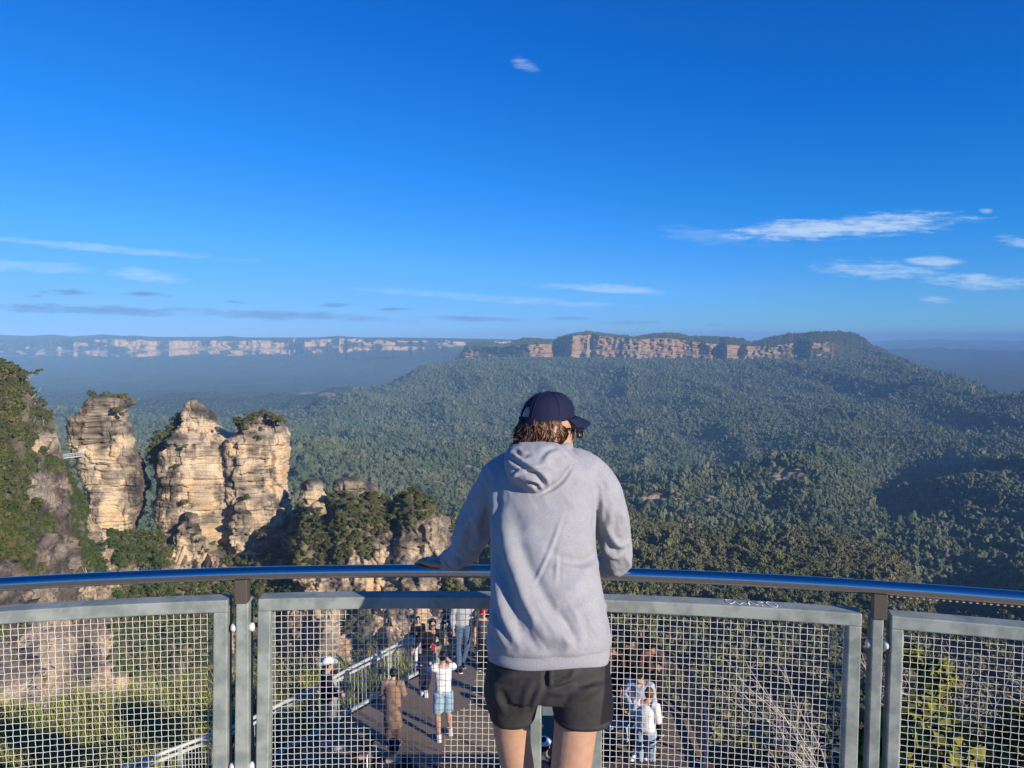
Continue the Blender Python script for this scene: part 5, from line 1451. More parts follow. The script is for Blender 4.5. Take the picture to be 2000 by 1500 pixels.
        me = remesh(mb, .016 * s, 2); V = mverts(me); Nn = mnormals(me); V = V + Nn * (.010 * fbm(V * np.array([13, 13, 9.0]), 8, 3))[:, None] * s; set_verts(me, V); me.materials.append(legs); link('trousers' if leg_len == 'long' else 'shorts', me, t)
    if shoe is not None:
        for q in 'lr':
            an = j[q + '_an']; mb = MB(); mb.tube([an - f * .07 * s - up * .045 * s, an - up * .04 * s, an + f * .08 * s - up * .052 * s, an + f * .17 * s - up * .058 * s], np.array([.040, .048, .047, .032]) * s, 12, flat=.72, ref=rt); mb.tube([an + up * .03 * s, an - up * .03 * s], np.array([.046, .05]) * s, 10); mb.build('shoe', shoe, t)
            mb = MB(); mb.tube([an - f * .09 * s - up * .079 * s, an + f * .19 * s - up * .079 * s], .043 * s, 10, flat=.22, ref=rt); mb.build('sole', cloth('sole', (.6, .6, .58)), t)
    if hair is not None:
        mb = MB(); mb.ell(hd - f * .014 * s + up * .03 * s, (.086 * s, .098 * s, .106 * s), R, 14, 20)
        if hair_long: mb.tube([hd - f * .05 * s + up * .04 * s, hd - f * .085 * s - up * .08 * s, hd - f * .085 * s - up * .22 * s, hd - f * .07 * s - up * .30 * s], np.array([.075, .085, .08, .04]) * s, 12, flat=.5, ref=rt)
        me = mb.mesh('hair'); V = mverts(me); V = V + mnormals(me) * (.012 * fbm(V * 32, 4, 3))[:, None] * s
        link('hair', me, t, hair)
    if cap is not None or hat is not None:
        mb = MB(); c = hd + up * .045 * s; u = np.linspace(0, 1.5, 7); v = np.arange(20) * 2 * math.pi / 20
        G = np.stack([np.cos(u)[:, None] * np.cos(v) * .098, np.cos(u)[:, None] * np.sin(v) * .112, np.sin(u)[:, None] * (.088 if hat is None else .105) * np.ones(20)], -1) * s
        mb.loft(c + G @ R.T)
        if cap is not None:
            w = np.linspace(-1.05, 1.05, 9); e1 = np.stack([np.sin(w) * .094, np.cos(w) * .104, 0 * w + .006], -1); e2 = np.stack([np.sin(w) * .085, .10 + np.cos(w) * .085, -.018 - .03 * (w / 1.05) ** 2], -1)
            top_ = np.stack([e1, (e1 + e2) / 2 + [0, 0, .008], e2], 0) * s; G = np.concatenate([top_, (top_ - [0, 0, .005])[::-1]], 0); mb.grid(c + G @ R.T, closed_u=True)
            mb.build('cap', cap, t)
        else:
            ro = .165; e = [np.stack([np.cos(v) * rr, np.sin(v) * rr * 1.12, zz + .035 * np.abs(np.cos(v)) ** 2 * (rr > .12)], -1) for rr, zz in ((.096, .0), (.13, -.008), (ro, .0), (ro, -.005), (.13, -.013), (.096, -.006))]
            mb.grid(c + (np.array(e) * s) @ R.T, closed_u=True, closed_v=True); mb.build('hat', hat, t)
    if glasses:
        mb = MB()
        for q in (-1, 1): mb.ell(hd + f * .098 * s + rt * .033 * s * q + up * .012 * s, (.028 * s, .008 * s, .024 * s), R, 8, 12)
        mb.tube([hd + f * .10 * s - rt * .03 * s + up * .015 * s, hd + f * .10 * s + rt * .03 * s + up * .015 * s], .004 * s, 6); mb.build('sunglasses', cloth('lens', (.008, .008, .01), rough=.15), t)
    return t, j


FL = lambda px, py: at_z(px, py, LZ)[:2]
XY = lambda px, Y: (float(at(px, 1400, Y)[0]), Y)
black = cloth('black', (.012, .012, .014)); navy = cloth('navy', (.015, .017, .035)); white = cloth('white', (.78, .77, .75), (.70, .69, .68)); grey = cloth('grey', (.27, .26, .25)); denim = cloth('denim', (.06, .10, .17), (.10, .16, .25)); pale_denim = cloth('pale_denim', (.26, .38, .47), (.34, .46, .54))
hair_b = cloth('black_hair', (.014, .011, .010), sc=60, rough=.45); hair_br = cloth('brown_hair', (.13, .07, .035), sc=60, rough=.5)
camo = cloth('camouflage', (.62, .62, .64), (.07, .09, .20), 16)
plaid = cloth('plaid', (.16, .07, .055), (.06, .05, .05), 30)

person('man in a white brimmed hat, dark jumper and grey trousers beside the pale fence', FL(640, 1462), 62, 1.70, pose={'l_wr': (-.06, .24, 1.02), 'r_wr': (.06, .25, 1.0), 'l_el': (-.25, .04, 1.14), 'r_el': (.25, .04, 1.14), 'r_an': (.12, .14, .09), 'r_kn': (.11, .12, .5)}, top=navy, legs=grey, shoe=cloth('white_shoe', (.66, .68, .72)), hair=hair_b, hat=white)
person('woman in a ribbed brown coat with dark hair, seen from behind', FL(768, 1456), 8, 1.46, pose={'head': (0, .07, 1.59), 'l_wr': (-.10, .24, 1.10), 'r_wr': (.10, .24, 1.10), 'l_el': (-.25, .03, 1.15), 'r_el': (.25, .03, 1.15)}, top=cloth('brown_coat', (.34, .21, .14), (.22, .135, .09), 55), coat=.44, legs=cloth('tights', (.14, .085, .07)), shoe=cloth('maroon', (.05, .015, .02)), hair=hair_b, hair_long=False, bulk=1.12)
person('man in a white T-shirt and pale blue shorts raising his phone', FL(866, 1441), -14, 1.68, pose={'l_el': (-.27, .16, 1.30), 'l_wr': (-.12, .36, 1.56), 'r_el': (.26, .18, 1.30), 'r_wr': (.02, .36, 1.54), 'l_an': (-.10, -.08, .09), 'r_an': (.15, .10, .09)}, top=white, top_len='short', legs=pale_denim, leg_len='short', shoe=cloth('white_trainer', (.70, .70, .70)), hair=hair_b, skin_c='b')
C_ = thing('phone', 'phone held up by the man in the white T-shirt', 'phone', at(846, 1262, 14.25)); mb = MB(); mb.box(at(846, 1266, 14.27), (.075, .01, .15), np.array([[.97, .2, 0], [-.2, .97, 0], [0, 0, 1]])); bevel(mb.build('case', cloth('phone_case', (.45, .04, .05), rough=.4), C_, False), .004)
person('woman in sunglasses and black clothes leaning on the fence with a child on her arm', FL(834, 1352), 168, 1.62, pose={'chest': (-.05, .02, 1.27), 'neck': (-.10, .03, 1.43), 'head': (-.13, .06, 1.58), 'l_sh': (-.28, .02, 1.38), 'r_sh': (.09, .02, 1.42), 'r_el': (.22, .12, 1.22), 'r_wr': (.30, .22, 1.12), 'l_el': (-.34, .08, 1.16), 'l_wr': (-.14, .25, 1.18), 'l_kn': (-.05, .05, .5), 'l_an': (.04, .10, .09), 'r_kn': (.12, .06, .5)}, top=black, legs=navy, shoe=white, hair=hair_b, hair_long=True, glasses=True)
person('small child in white leggings and blue shoes held up against the fence', at(817, 1290, 16.0)[:2], 172, .98, z=float(at(817, 1293, 16.0)[2]), pose={'l_wr': (-.14, .24, 1.15), 'r_wr': (.10, .24, 1.2), 'l_kn': (-.10, .22, .62), 'r_kn': (.10, .22, .62), 'l_an': (-.09, .20, .1), 'r_an': (.09, .22, .14), 'head': (0, .04, 1.64)}, top=black, legs=cloth('white_leggings', (.70, .66, .66)), shoe=cloth('blue_shoe', (.06, .12, .55)), hair=hair_b, bulk=1.1)
person('person in a pale grey hoodie and blue jeans at the far fence', FL(903, 1303), 160, 1.80, pose={'l_an': (-.02, -.08, .09), 'r_an': (.12, .14, .09)}, top=cloth('pale_grey', (.40, .40, .42)), legs=denim, shoe=black, hair=hair_b)
person('child in a red cap and dark T-shirt beside the grey hoodie', FL(944, 1306), 176, 1.40, top=cloth('charcoal_shirt', (.07, .065, .075)), top_len='short', legs=black, shoe=black, cap=cloth('red_cap', (.55, .02, .02)), hair=hair_b)
person('person in black holding up a camera at the curved dark fence', FL(1232, 1402), 20, 1.74, pose={'r_el': (.28, .18, 1.36), 'r_wr': (.14, .30, 1.54), 'l_el': (-.26, .18, 1.28), 'l_wr': (-.02, .32, 1.50)}, top=black, legs=black, shoe=black, hair=hair_b, skin_c='d')
person('person in a dark checked shirt at the curved dark fence', FL(1272, 1408), 10, 1.66, top=plaid, legs=black, shoe=black, hair=hair_b, skin_c='d')
person('person in dark clothes half hidden behind the leaning man', FL(1196, 1404), 0, 1.60, top=cloth('dark_maroon', (.05, .02, .02)), legs=black, shoe=black, hair=hair_b, skin_c='d')
person('man in a blue and white patterned jacket and dark cap looking down', XY(1250, 13.3), 205, 1.74, pose={'head': (0, .10, 1.58), 'l_el': (-.26, .02, 1.14), 'l_wr': (-.06, .28, 1.08), 'r_el': (.27, .02, 1.14), 'r_wr': (.06, .30, 1.08)}, top=camo, legs=denim, shoe=white, hair=hair_b, cap=black)
person('brown haired person in a white top and pale jeans at the dark low wall', XY(1262, 12.75), 25, 1.60, pose={'head': (.04, .06, 1.58), 'l_wr': (-.10, .26, 1.0), 'r_wr': (.12, .26, 1.02)}, top=white, legs=pale_denim, shoe=white, hair=hair_br, bulk=1.1)
person('person in black pointing towards the valley', XY(1284, 14.1), -60, 1.60, pose={'l_el': (-.25, .22, 1.30), 'l_wr': (-.22, .48, 1.22)}, top=black, legs=black, shoe=black, hair=hair_b, skin_c='d')
person('seated person in jeans and white trainers beside the pushchair', XY(1184, 13.7), 75, 1.62, pose={'pelvis': (0, 0, .50), 'chest': (0, .10, .82), 'neck': (0, .16, .97), 'head': (0, .22, 1.12), 'l_sh': (-.18, .13, .94), 'r_sh': (.18, .13, .94), 'l_el': (-.22, .26, .72), 'r_el': (.22, .26, .72), 'l_wr': (-.10, .46, .62), 'r_wr': (.12, .46, .62), 'l_hip': (-.10, .02, .48), 'r_hip': (.10, .02, .48), 'l_kn': (-.12, .42, .52), 'r_kn': (.12, .44, .52), 'l_an': (-.12, .46, .1), 'r_an': (.13, .56, .1)}, top=cloth('rust', (.14, .06, .04)), legs=pale_denim, shoe=cloth('white_trainer', (.7, .7, .7)), hair=hair_b)
person('person in a black cap with a white stripe at the bottom of the picture', XY(716, 10.9), 10, 1.72, top=black, legs=black, shoe=black, hair=hair_b, cap=black)
person('person in a navy cap beside the striped black cap at the bottom of the picture', XY(768, 10.85), 350, 1.70, top=navy, legs=black, shoe=black, hair=hair_b, cap=navy)
person('person in a white cap glimpsed between the leaning man\'s legs', XY(1062, 10.9), 20, 1.70, top=navy, legs=black, shoe=black, hair=hair_b, cap=white)
# white stripe on the black cap
hb = at(718, 1482, 10.78); mb = MB(); mb.tube([hb + [.01, -.10, -.10], hb + [.012, -.108, -.02], hb + [.008, -.09, .04], hb + [.004, -.04, .085]], .012, 6); 
pc = [o for o in bpy.data.objects if o.get('label', '').startswith('person in a black cap with')][0]; mb.build('stripe', white, pc)
# bench the seated person uses
bx, by = XY(1180, 13.7); bn = thing('bench', 'plain dark bench under the seated person', 'bench', (bx, by, LZ))
for kx in (-.13, 0, .13): mb = MB(); mb.box((bx + kx, by, LZ + .395), (.11, 1.1, .045)); bevel(mb.build('slat', bpy.data.materials['old_timber_a'], bn, False), .005)
for ky in (-.42, .42): mb = MB(); mb.box((bx, by + ky, LZ + .186), (.36, .06, .37)); mb.build('leg', M['dark_paint'], bn, False)

# pushchair
px_, py_ = XY(1258, 13.0)
st = thing('pushchair', 'folded grey framed pushchair between the seated person and the white top', 'pushchair', (px_, py_, LZ)); fr_m = mat('pushchair_tube', (.50, .50, .50), .3, .7)
B = np.array([px_, py_ + .15, LZ])
for q in (-.2, .2):
    mb = MB(); o = np.array([0, q, 0]); mb.tube([B + o + [-.38, 0, .12], B + o + [-.1, 0, .45], B + o + [.22, 0, .92], B + o + [.34, 0, 1.0]], .014, 8); mb.build('side_tube', fr_m, st)
    mb = MB(); mb.tube([B + o + [.26, 0, .12], B + o + [.0, 0, .52], B + o + [-.14, 0, .68]], .013, 8); mb.build('rear_tube', fr_m, st)
    for xx in (-.38, .26): mb = MB(); a = np.arange(17) * 2 * math.pi / 16; mb.tube(np.stack([B[0] + xx + .085 * np.cos(a), B[1] + q + 0 * a, B[2] + .10 + .085 * np.sin(a)], -1), .016, 6, False); mb.tube([B + [xx, q - .02, .10], B + [xx, q + .02, .10]], .03, 8); mb.build('wheel', black, st)
mb = MB(); mb.tube([B + [.34, -.2, 1.0], B + [.34, .2, 1.0]], .018, 8); mb.build('handle', black, st)
mb = MB(); mb.bar([B + [-.22, 0, .42], B + [.02, 0, .40], B + [.2, 0, .82]], .36, .03, side=(0, 1, 0)); mb.build('seat', navy, st, False)
# ================================================================== the man leaning on the rail
def A(px, py, Y): return at(px, py, Y)


man = thing('person', 'man in a grey hoodie, dark shorts and navy cap leaning on the handrail', 'person', (.12, 2.45, 0))
SK = mat('skin_fair', (.48, .285, .20), .48, 0, .35, noise=(45, (.42, .235, .16), .4, .7), bump=(260, .05, .002))
SK.node_tree.nodes['Principled BSDF'].inputs['Subsurface Weight'].default_value = .08
SK.node_tree.nodes['Principled BSDF'].inputs['Subsurface Radius'].default_value = (.02, .008, .004)

# heathered fleece: a fine mix of pale and dark fibres, soft at grazing angles
HO = bpy.data.materials.new('heather_fleece'); HO.use_nodes = True; t = HO.node_tree; b = t.nodes['Principled BSDF']
g = N(t, 'ShaderNodeNewGeometry'); mp = N(t, 'ShaderNodeMapping'); t.links.new(g.outputs['Position'], mp.inputs['Vector']); mp.inputs['Scale'].default_value = (1, 1, 2.6)
n1_ = N(t, 'ShaderNodeTexNoise', i={'Scale': 330.0, 'Detail': 4.0, 'Roughness': .75}); t.links.new(mp.outputs[0], n1_.inputs['Vector'])
n2_ = N(t, 'ShaderNodeTexNoise', i={'Scale': 12.0, 'Detail': 5.0, 'Roughness': .6}); t.links.new(g.outputs['Position'], n2_.inputs['Vector'])
r_ = N(t, 'ShaderNodeValToRGB'); t.links.new(n1_.outputs[0], r_.inputs[0]); e_ = r_.color_ramp.elements; e_[0].position = .36; e_[0].color = (.24, .246, .275, 1); e_[1].position = .66; e_[1].color = (.405, .412, .44, 1)
m_ = N(t, 'ShaderNodeMixRGB', blend_type='MULTIPLY'); m_.inputs[0].default_value = 1; t.links.new(r_.outputs[0], m_.inputs[1])
q_ = N(t, 'ShaderNodeMapRange'); t.links.new(n2_.outputs[0], q_.inputs[0]); q_.inputs[1].default_value = .3; q_.inputs[2].default_value = .7; q_.inputs[3].default_value = .90; q_.inputs[4].default_value = 1.06; t.links.new(q_.outputs[0], m_.inputs[2])
t.links.new(m_.outputs[0], b.inputs['Base Color']); b.inputs['Roughness'].default_value = .95; b.inputs['Specular IOR Level'].default_value = .1; b.inputs['Sheen Weight'].default_value = .12
bp = N(t, 'ShaderNodeBump', i={'Strength': .35, 'Distance': .0012}); t.links.new(n1_.outputs[0], bp.inputs['Height']); t.links.new(bp.outputs[0], b.inputs['Normal'])
SH = mat('dark_shorts', (.040, .039, .040), .75, 0, .25, noise=(70, (.032, .031, .032), .4, .65), bump=(900, .15, .0006))
SHP = mat('black_panel', (.012, .012, .016), .7)
NV = mat('navy_cotton', (.010, .015, .046), .8, 0, .2, noise=(160, (.008, .011, .036), .4, .65), bump=(700, .2, .0006))
HR = mat('brown_wavy_hair', (.050, .023, .012), .45, 0, .4, noise=(60, (.21, .095, .045), .42, .66))


def ring(py, l, r, Yc, dep, tilt=.03, n=2.3, k=56):
    th = np.arange(k) * 2 * math.pi / k; pl, pr = A(l, py, Yc), A(r, py, Yc); c = (pl + pr) / 2; a = (pr[0] - pl[0]) / 2
    x = np.sign(np.cos(th)) * np.abs(np.cos(th)) ** (2 / n); y = np.sign(np.sin(th)) * np.abs(np.sin(th)) ** (2 / n)
    return np.stack([c[0] + a * x, c[1] + dep * y, c[2] - tilt * y], -1)


def spl(rows, m):
    """smooth resampling of a table of rows by its first column"""
    a = np.array(rows, float); t_ = np.linspace(0, 1, len(a)); return pchip(t_, a, np.linspace(0, 1, m))


TORSO = [(1268, 954, 1188, 2.42, .140, .026), (1255, 951, 1191, 2.42, .150, .028), (1230, 954, 1189, 2.425, .150, .03), (1200, 957, 1183, 2.435, .147, .032), (1150, 958, 1175, 2.46, .142, .035), (1100, 958, 1167, 2.50, .138, .04), (1050, 957, 1164, 2.54, .138, .045), (1000, 957, 1166, 2.575, .137, .05), (965, 958, 1170, 2.60, .133, .05), (935, 966, 1166, 2.615, .125, .05), (910, 984, 1146, 2.63, .108, .045), (892, 1004, 1122, 2.64, .09, .04), (880, 1016, 1110, 2.65, .075, .035)]
mb = MB(); mb.loft(np.array([ring(*[float(v) for v in row]) for row in spl(TORSO, 60)])[::1])
RS = [(1092, 908, 2.635, .055), (1125, 917, 2.625, .072), (1152, 938, 2.625, .079), (1174, 966, 2.635, .073), (1188, 1000, 2.66, .064), (1196, 1040, 2.69, .061), (1205, 1072, 2.72, .057), (1206, 1092, 2.745, .051), (1196, 1103, 2.79, .043), (1178, 1105, 2.84, .040), (1160, 1104, 2.875, .034)]
LS = [(1040, 908, 2.635, .055), (1010, 917, 2.63, .072), (985, 936, 2.64, .079), (962, 962, 2.67, .074), (941, 1000, 2.715, .068), (925, 1035, 2.75, .067), (913, 1062, 2.775, .060), (900, 1082, 2.805, .050), (884, 1092, 2.84, .041), (872, 1096, 2.86, .034)]
for S_ in (RS, LS):
    q = spl(S_, 26); mb.tube([A(*v[:3]) for v in q], q[:, 3], 18)
mb.ell(A(1222, 1072, 2.71), (.018, .02, .018)); mb.ell(A(894, 1100, 2.75), (.018, .022, .026)); mb.ell(A(1207, 1105, 2.745), (.022, .024, .024))
# hood lying on the back
HD = [(871, 1002, 1096, 2.575, .050, .02), (885, 988, 1112, 2.545, .060, .03), (902, 984, 1116, 2.515, .068, .03), (920, 988, 1108, 2.492, .067, .03), (936, 999, 1094, 2.478, .062, .03), (950, 1018, 1078, 2.470, .046, .025), (960, 1030, 1064, 2.468, .036, .02), (965, 1040, 1054, 2.470, .024, .015)]
mb.loft(np.array([ring(*[float(v) for v in row], n=2.1) for row in spl(HD, 24)]))
a = np.linspace(0, 2 * math.pi, 30); nc_ = A(1054, 886, 2.65)
mb.tube(np.stack([nc_[0] + .088 * np.cos(a), nc_[1] + .09 * np.sin(a), nc_[2] - .012 * np.sin(a) + .012 * np.cos(a)], -1), .026 + .006 * np.sin(2 * a), 12, False)
me = remesh(mb, .0052, 4)


def folds(me, lst, amp_noise=.003, sc=9, wr=.0):
    V = mverts(me); Nn = mnormals(me); qx, qy = proj(V); d = amp_noise * fbm(V * np.array([sc, sc, sc * .55]), 12, 4)
    facing = smooth(.1, -.35, Nn[:, 1])
    if wr:          # crumpled cloth: sharp little ridges, strongest above the hem and at the elbows
        q_ = np.stack([V[:, 0] * 15 + V[:, 2] * 9, V[:, 1] * 13, V[:, 2] * 5 - V[:, 0] * 4], -1)
        low = smooth(1130, 1250, qy) * smooth(1275, 1255, qy); arm = smooth(945, 925, qx) * smooth(950, 1040, qy) + smooth(1172, 1190, qx) * smooth(960, 1050, qy); upb = .35 * smooth(1000, 940, qy)
        d = d + wr * np.maximum(ridged(q_, 91, 3), -.1) * np.clip(.28 + low + arm + upb, 0, 1.2)
    for pts, wd, hh in lst:
        p = spl(pts, 40); best = np.full(len(V), 1e9); s0 = np.zeros(len(V)); along = np.zeros(len(V))
        for i in range(39):
            a_, b_ = p[i], p[i + 1]; ab = b_ - a_; L2 = ab @ ab + 1e-9
            t_ = np.clip(((qx - a_[0]) * ab[0] + (qy - a_[1]) * ab[1]) / L2, 0, 1); dx = qx - a_[0] - t_ * ab[0]; dy = qy - a_[1] - t_ * ab[1]; dd = np.hypot(dx, dy)
            k = dd < best; best = np.where(k, dd, best); s0 = np.where(k, np.sign(dx * ab[1] - dy * ab[0]), s0); along = np.where(k, (i + t_) / 39, along)
        sd = best * s0 / wd; env = np.sin(np.pi * np.clip(along, .02, .98)) ** .6
        d = d + 1.4 * hh * env * facing * (np.exp(-sd ** 2) - .55 * np.exp(-((sd - 1.5) / .8) ** 2) - .2 * np.exp(-((sd + 1.8) / 1.0) ** 2))
    set_verts(me, V + Nn * d[:, None])


folds(me, [([(980, 1010), (995, 1080), (1025, 1150), (1065, 1215), (1100, 1250), (1120, 1262)], 17, .017), ([(1172, 1052), (1160, 1085), (1135, 1098), (1100, 1092), (1075, 1078)], 10, -.008), ([(964, 1095), (975, 1160), (996, 1225), (1012, 1262)], 11, .011), ([(958, 1180), (972, 1225), (992, 1262)], 8, .009), ([(1005, 1120), (1025, 1180), (1055, 1235), (1075, 1258)], 11, .009),
           ([(1100, 1000), (1080, 1060), (1058, 1110), (1042, 1140)], 4, .0035), ([(1090, 1075), (1087, 1110), (1086, 1140)], 4, .003), ([(1085, 1200), (1105, 1240), (1112, 1262)], 8, .006), ([(1120, 1215), (1135, 1245), (1138, 1262)], 8, .004), ([(970, 935), (963, 970), (961, 1010), (964, 1050)], 7, .008), ([(1160, 945), (1166, 985), (1163, 1030), (1170, 1062)], 7, -.008),
           ([(1010, 1000), (1060, 1012), (1120, 1008)], 14, .004), ([(1000, 1050), (1040, 1062), (1090, 1058)], 12, .003), ([(1150, 1120), (1120, 1150), (1085, 1165)], 14, .004), ([(1160, 1165), (1130, 1195), (1095, 1205)], 14, .004),
           # hood
           ([(994, 893), (1020, 912), (1045, 922), (1066, 918)], 6, -.012), ([(990, 912), (1015, 922), (1040, 926), (1058, 938), (1062, 952)], 6, -.012), ([(1000, 935), (1012, 922), (1030, 918)], 4, .006), ([(1030, 940), (1045, 945), (1054, 958)], 4, -.010), ([(1062, 905), (1075, 890), (1092, 884)], 7, .007), ([(1115, 905), (1100, 935), (1075, 955), (1052, 966)], 5, -.007), ([(1008, 882), (1020, 890), (1034, 888)], 4, -.008),
           # sleeves
           ([(1178, 1062), (1190, 1078), (1204, 1084), (1216, 1076)], 6, .008), ([(1190, 1050), (1205, 1062), (1222, 1060)], 6, .006), ([(1200, 990), (1190, 1020), (1186, 1045)], 8, .006), ([(945, 985), (932, 1020), (928, 1055)], 9, .009), ([(925, 1000), (905, 1040), (898, 1078)], 9, .008), ([(950, 1040), (935, 1058), (915, 1068)], 8, .008), ([(1172, 930), (1186, 946), (1190, 960)], 6, .006)], wr=.0075)
me.materials.append(HO); hoodie = link('hoodie', me, man)
# shoulder seams and ribbed band
mb = MB()
BAND = [(1300 - 26, 955, 1187, 2.415, .137, .026), (1294 - 22, 953, 1189, 2.417, .141, .026), (1272 - 6, 953, 1190, 2.42, .142, .026), (1262, 954, 1189, 2.42, .139, .026)]
rows = spl(BAND, 14); R0 = np.array([ring(*[float(v) for v in row], k=360) for row in rows]); c0 = R0.mean(1, keepdims=True); rib = 1 + .0012 * np.cos(np.arange(360) * 2 * math.pi / 3)[None, :, None]; R0 = c0 + (R0 - c0) * np.concatenate([np.broadcast_to(rib, (14, 360, 1))] * 2 + [np.ones((14, 360, 1))], -1) * np.array([1.004, 1.004, 1])
R0[..., 2] += .004 * np.sin(np.arange(360) * 2 * math.pi / 90)[None]
drop = np.linspace(-.024, .012, 14); R0[..., 2] += drop[::1][:, None] * 1.0
mb.loft(R0); mb.build('hem_band', HO, hoodie)
for w0, d0, nm in ((A(884, 1092, 2.83), A(866, 1098, 2.872), 'cuff'), (A(1176, 1105, 2.845), A(1156, 1104, 2.885), 'cuff')):
    u_ = np.linspace(0, 1, 10); P_ = w0 + (d0 - w0) * u_[:, None]; mb = MB(); th = 36
    mb.tube(P_, .037 - .006 * u_ + .0015 * np.sin(u_ * 9), th); mb.build(nm, HO, hoodie)
# shorts
mb = MB()
PV = [(1238, 968, 1178, 2.43, .118, .026), (1275, 957, 1186, 2.42, .128, .02), (1300, 951, 1190, 2.42, .136, .015), (1325, 948, 1193, 2.42, .136, .01), (1345, 950, 1192, 2.42, .125, 0)]
mb.loft(np.array([ring(*[float(v) for v in row]) for row in spl(PV, 16)]))
LLG = [(1310, 949, 1070, 2.43, .128, .0), (1340, 945, 1063, 2.44, .118, 0), (1362, 948, 1054, 2.45, .108, 0), (1386, 956, 1046, 2.46, .098, -.015)]
RLG = [(1310, 1066, 1192, 2.41, .130, .0), (1345, 1071, 1194, 2.40, .120, 0), (1375, 1078, 1196, 2.395, .112, 0), (1394, 1081, 1195, 2.39, .110, .0)]
for L_ in (LLG, RLG): mb.loft(np.array([ring(*[float(v) for v in row], n=2.4) for row in spl(L_, 16)]))
me = remesh(mb, .006, 1)
folds(me, [([(1068, 1305), (1066, 1325), (1066, 1345)], 5, -.010), ([(1072, 1340), (1090, 1335), (1112, 1325), (1124, 1312)], 6, .008), ([(1070, 1352), (1095, 1352), (1120, 1340)], 7, .007), ([(1060, 1345), (1045, 1365), (1036, 1392)], 8, .008), ([(1045, 1330), (1030, 1352), (1020, 1400)], 8, .005), ([(960, 1330), (985, 1322), (1010, 1318)], 9, .006), ([(1185, 1320), (1150, 1350), (1110, 1372)], 10, .005), ([(965, 1350), (975, 1370), (985, 1392)], 8, .006)], .003, 11, .003)
V_ = mverts(me); qx, qy = proj(V_)
edge_r = np.interp(qy, [1290, 1345, 1420], [1182, 1181, 1171]); vattr(me, 'panel', smooth(-2, 2, qx - edge_r) * (V_[:, 0] > .2))
SH2 = SH.copy(); t = SH2.node_tree; b = t.nodes['Principled BSDF']; at_n = N(t, 'ShaderNodeAttribute', attribute_name='panel'); px_m = N(t, 'ShaderNodeMixRGB'); t.links.new(at_n.outputs['Fac'], px_m.inputs[0]); t.links.new(b.inputs['Base Color'].links[0].from_socket, px_m.inputs[1]); px_m.inputs[2].default_value = (.010, .010, .014, 1); t.links.new(px_m.outputs[0], b.inputs['Base Color'])
me.materials.append(SH2)
shorts = link('shorts', me, man)
for L_, nm in ((LLG, 'leg_hem'), (RLG, 'leg_hem')):
    row = L_[-1]; mb = MB(); mb.loft(np.array([ring(row[0] - 9, row[1] - 1.2, row[2] + 1.2, row[3], row[4] + .002, row[5], 2.4), ring(row[0] + 1.0, row[1] - .2, row[2] + .2, row[3], row[4] + .001, row[5], 2.4)])); mb.build(nm, SH, shorts)

# ------------------------------------------------------------------ body
mb = MB(); fdir = np.array([math.sin(math.radians(62)), math.cos(math.radians(62)), -.06]); fdir /= np.linalg.norm(fdir)
rdir = np.array([fdir[1], -fdir[0], 0]); rdir /= np.linalg.norm(rdir); udir = np.cross(rdir, fdir); HR_ = np.stack([rdir, fdir, udir], 1)
HC = A(1070, 838, 2.67)
H = lambda r, f, u: HC + rdir * r + fdir * f + udir * u
mb.ell(H(0, -.004, .025), (.074, .096, .092), HR_, 20, 28); mb.ell(H(0, .026, -.045), (.060, .066, .062), HR_, 16, 22); mb.ell(H(0, .058, -.082), (.030, .032, .026), HR_, 12, 16); mb.ell(H(0, .098, -.022), (.013, .020, .022), HR_, 10, 12); mb.ell(H(0, .094, -.058), (.022, .012, .012), HR_, 10, 12); mb.ell(H(0, .086, .012), (.055, .014, .012), HR_, 10, 14)
mb.tube([H(0, -.03, -.05), H(0, -.035, -.10), A(1064, 905, 2.64)], [.054, .057, .068], 18)
for q in (-1, 1): mb.tube([H(q * .074, -.012, .012), H(q * .084, -.022, .018), H(q * .084, -.028, -.008), H(q * .078, -.014, -.034), H(q * .074, -.004, -.030)], [.008, .009, .010, .010, .008], 8)
mb.loft(np.array([ring(*[float(v) for v in row]) for row in spl([(1290, 965, 1180, 2.42, .115, .02), (1200, 975, 1165, 2.435, .115, .03), (1100, 972, 1155, 2.50, .115, .04), (1000, 968, 1155, 2.575, .115, .05), (935, 985, 1150, 2.615, .09, .05), (905, 1020, 1112, 2.64, .07, .04)], 30)]))
for S_, c in ((RS, 0), (LS, 1)):
    q = spl(S_[2:], 20); mb.tube([A(*v[:3]) for v in q], np.clip(q[:, 3] * .66, .027, .055), 12)
LT = [A(1012, 1310, 2.43), A(1004, 1360, 2.45), A(998, 1415, 2.47), A(1004, 1460, 2.49), A(1012, 1505, 2.50)]; kl = LT[-1]
RT = [A(1128, 1310, 2.41), A(1128, 1360, 2.40), A(1124, 1420, 2.39), A(1119, 1465, 2.39), A(1114, 1510, 2.39)]; kr = RT[-1]
al = np.array([kl[0] + .02, 2.60, .10]); ar = np.array([kr[0] - .02, 2.40, .10])
for T_, an, rr in ((LT, al, (.085, .072, .060, .058, .055)), (RT, ar, (.088, .080, .069, .067, .064))):
    P_ = T_ + [T_[-1] + (an - T_[-1]) * u_ for u_ in (.15, .4, .7, 1.0)]; q = spl([list(p) + [r_2] for p, r_2 in zip(P_, list(rr) + [.052, .058, .044, .036])], 40); mb.tube(q[:, :3], q[:, 3], 22)


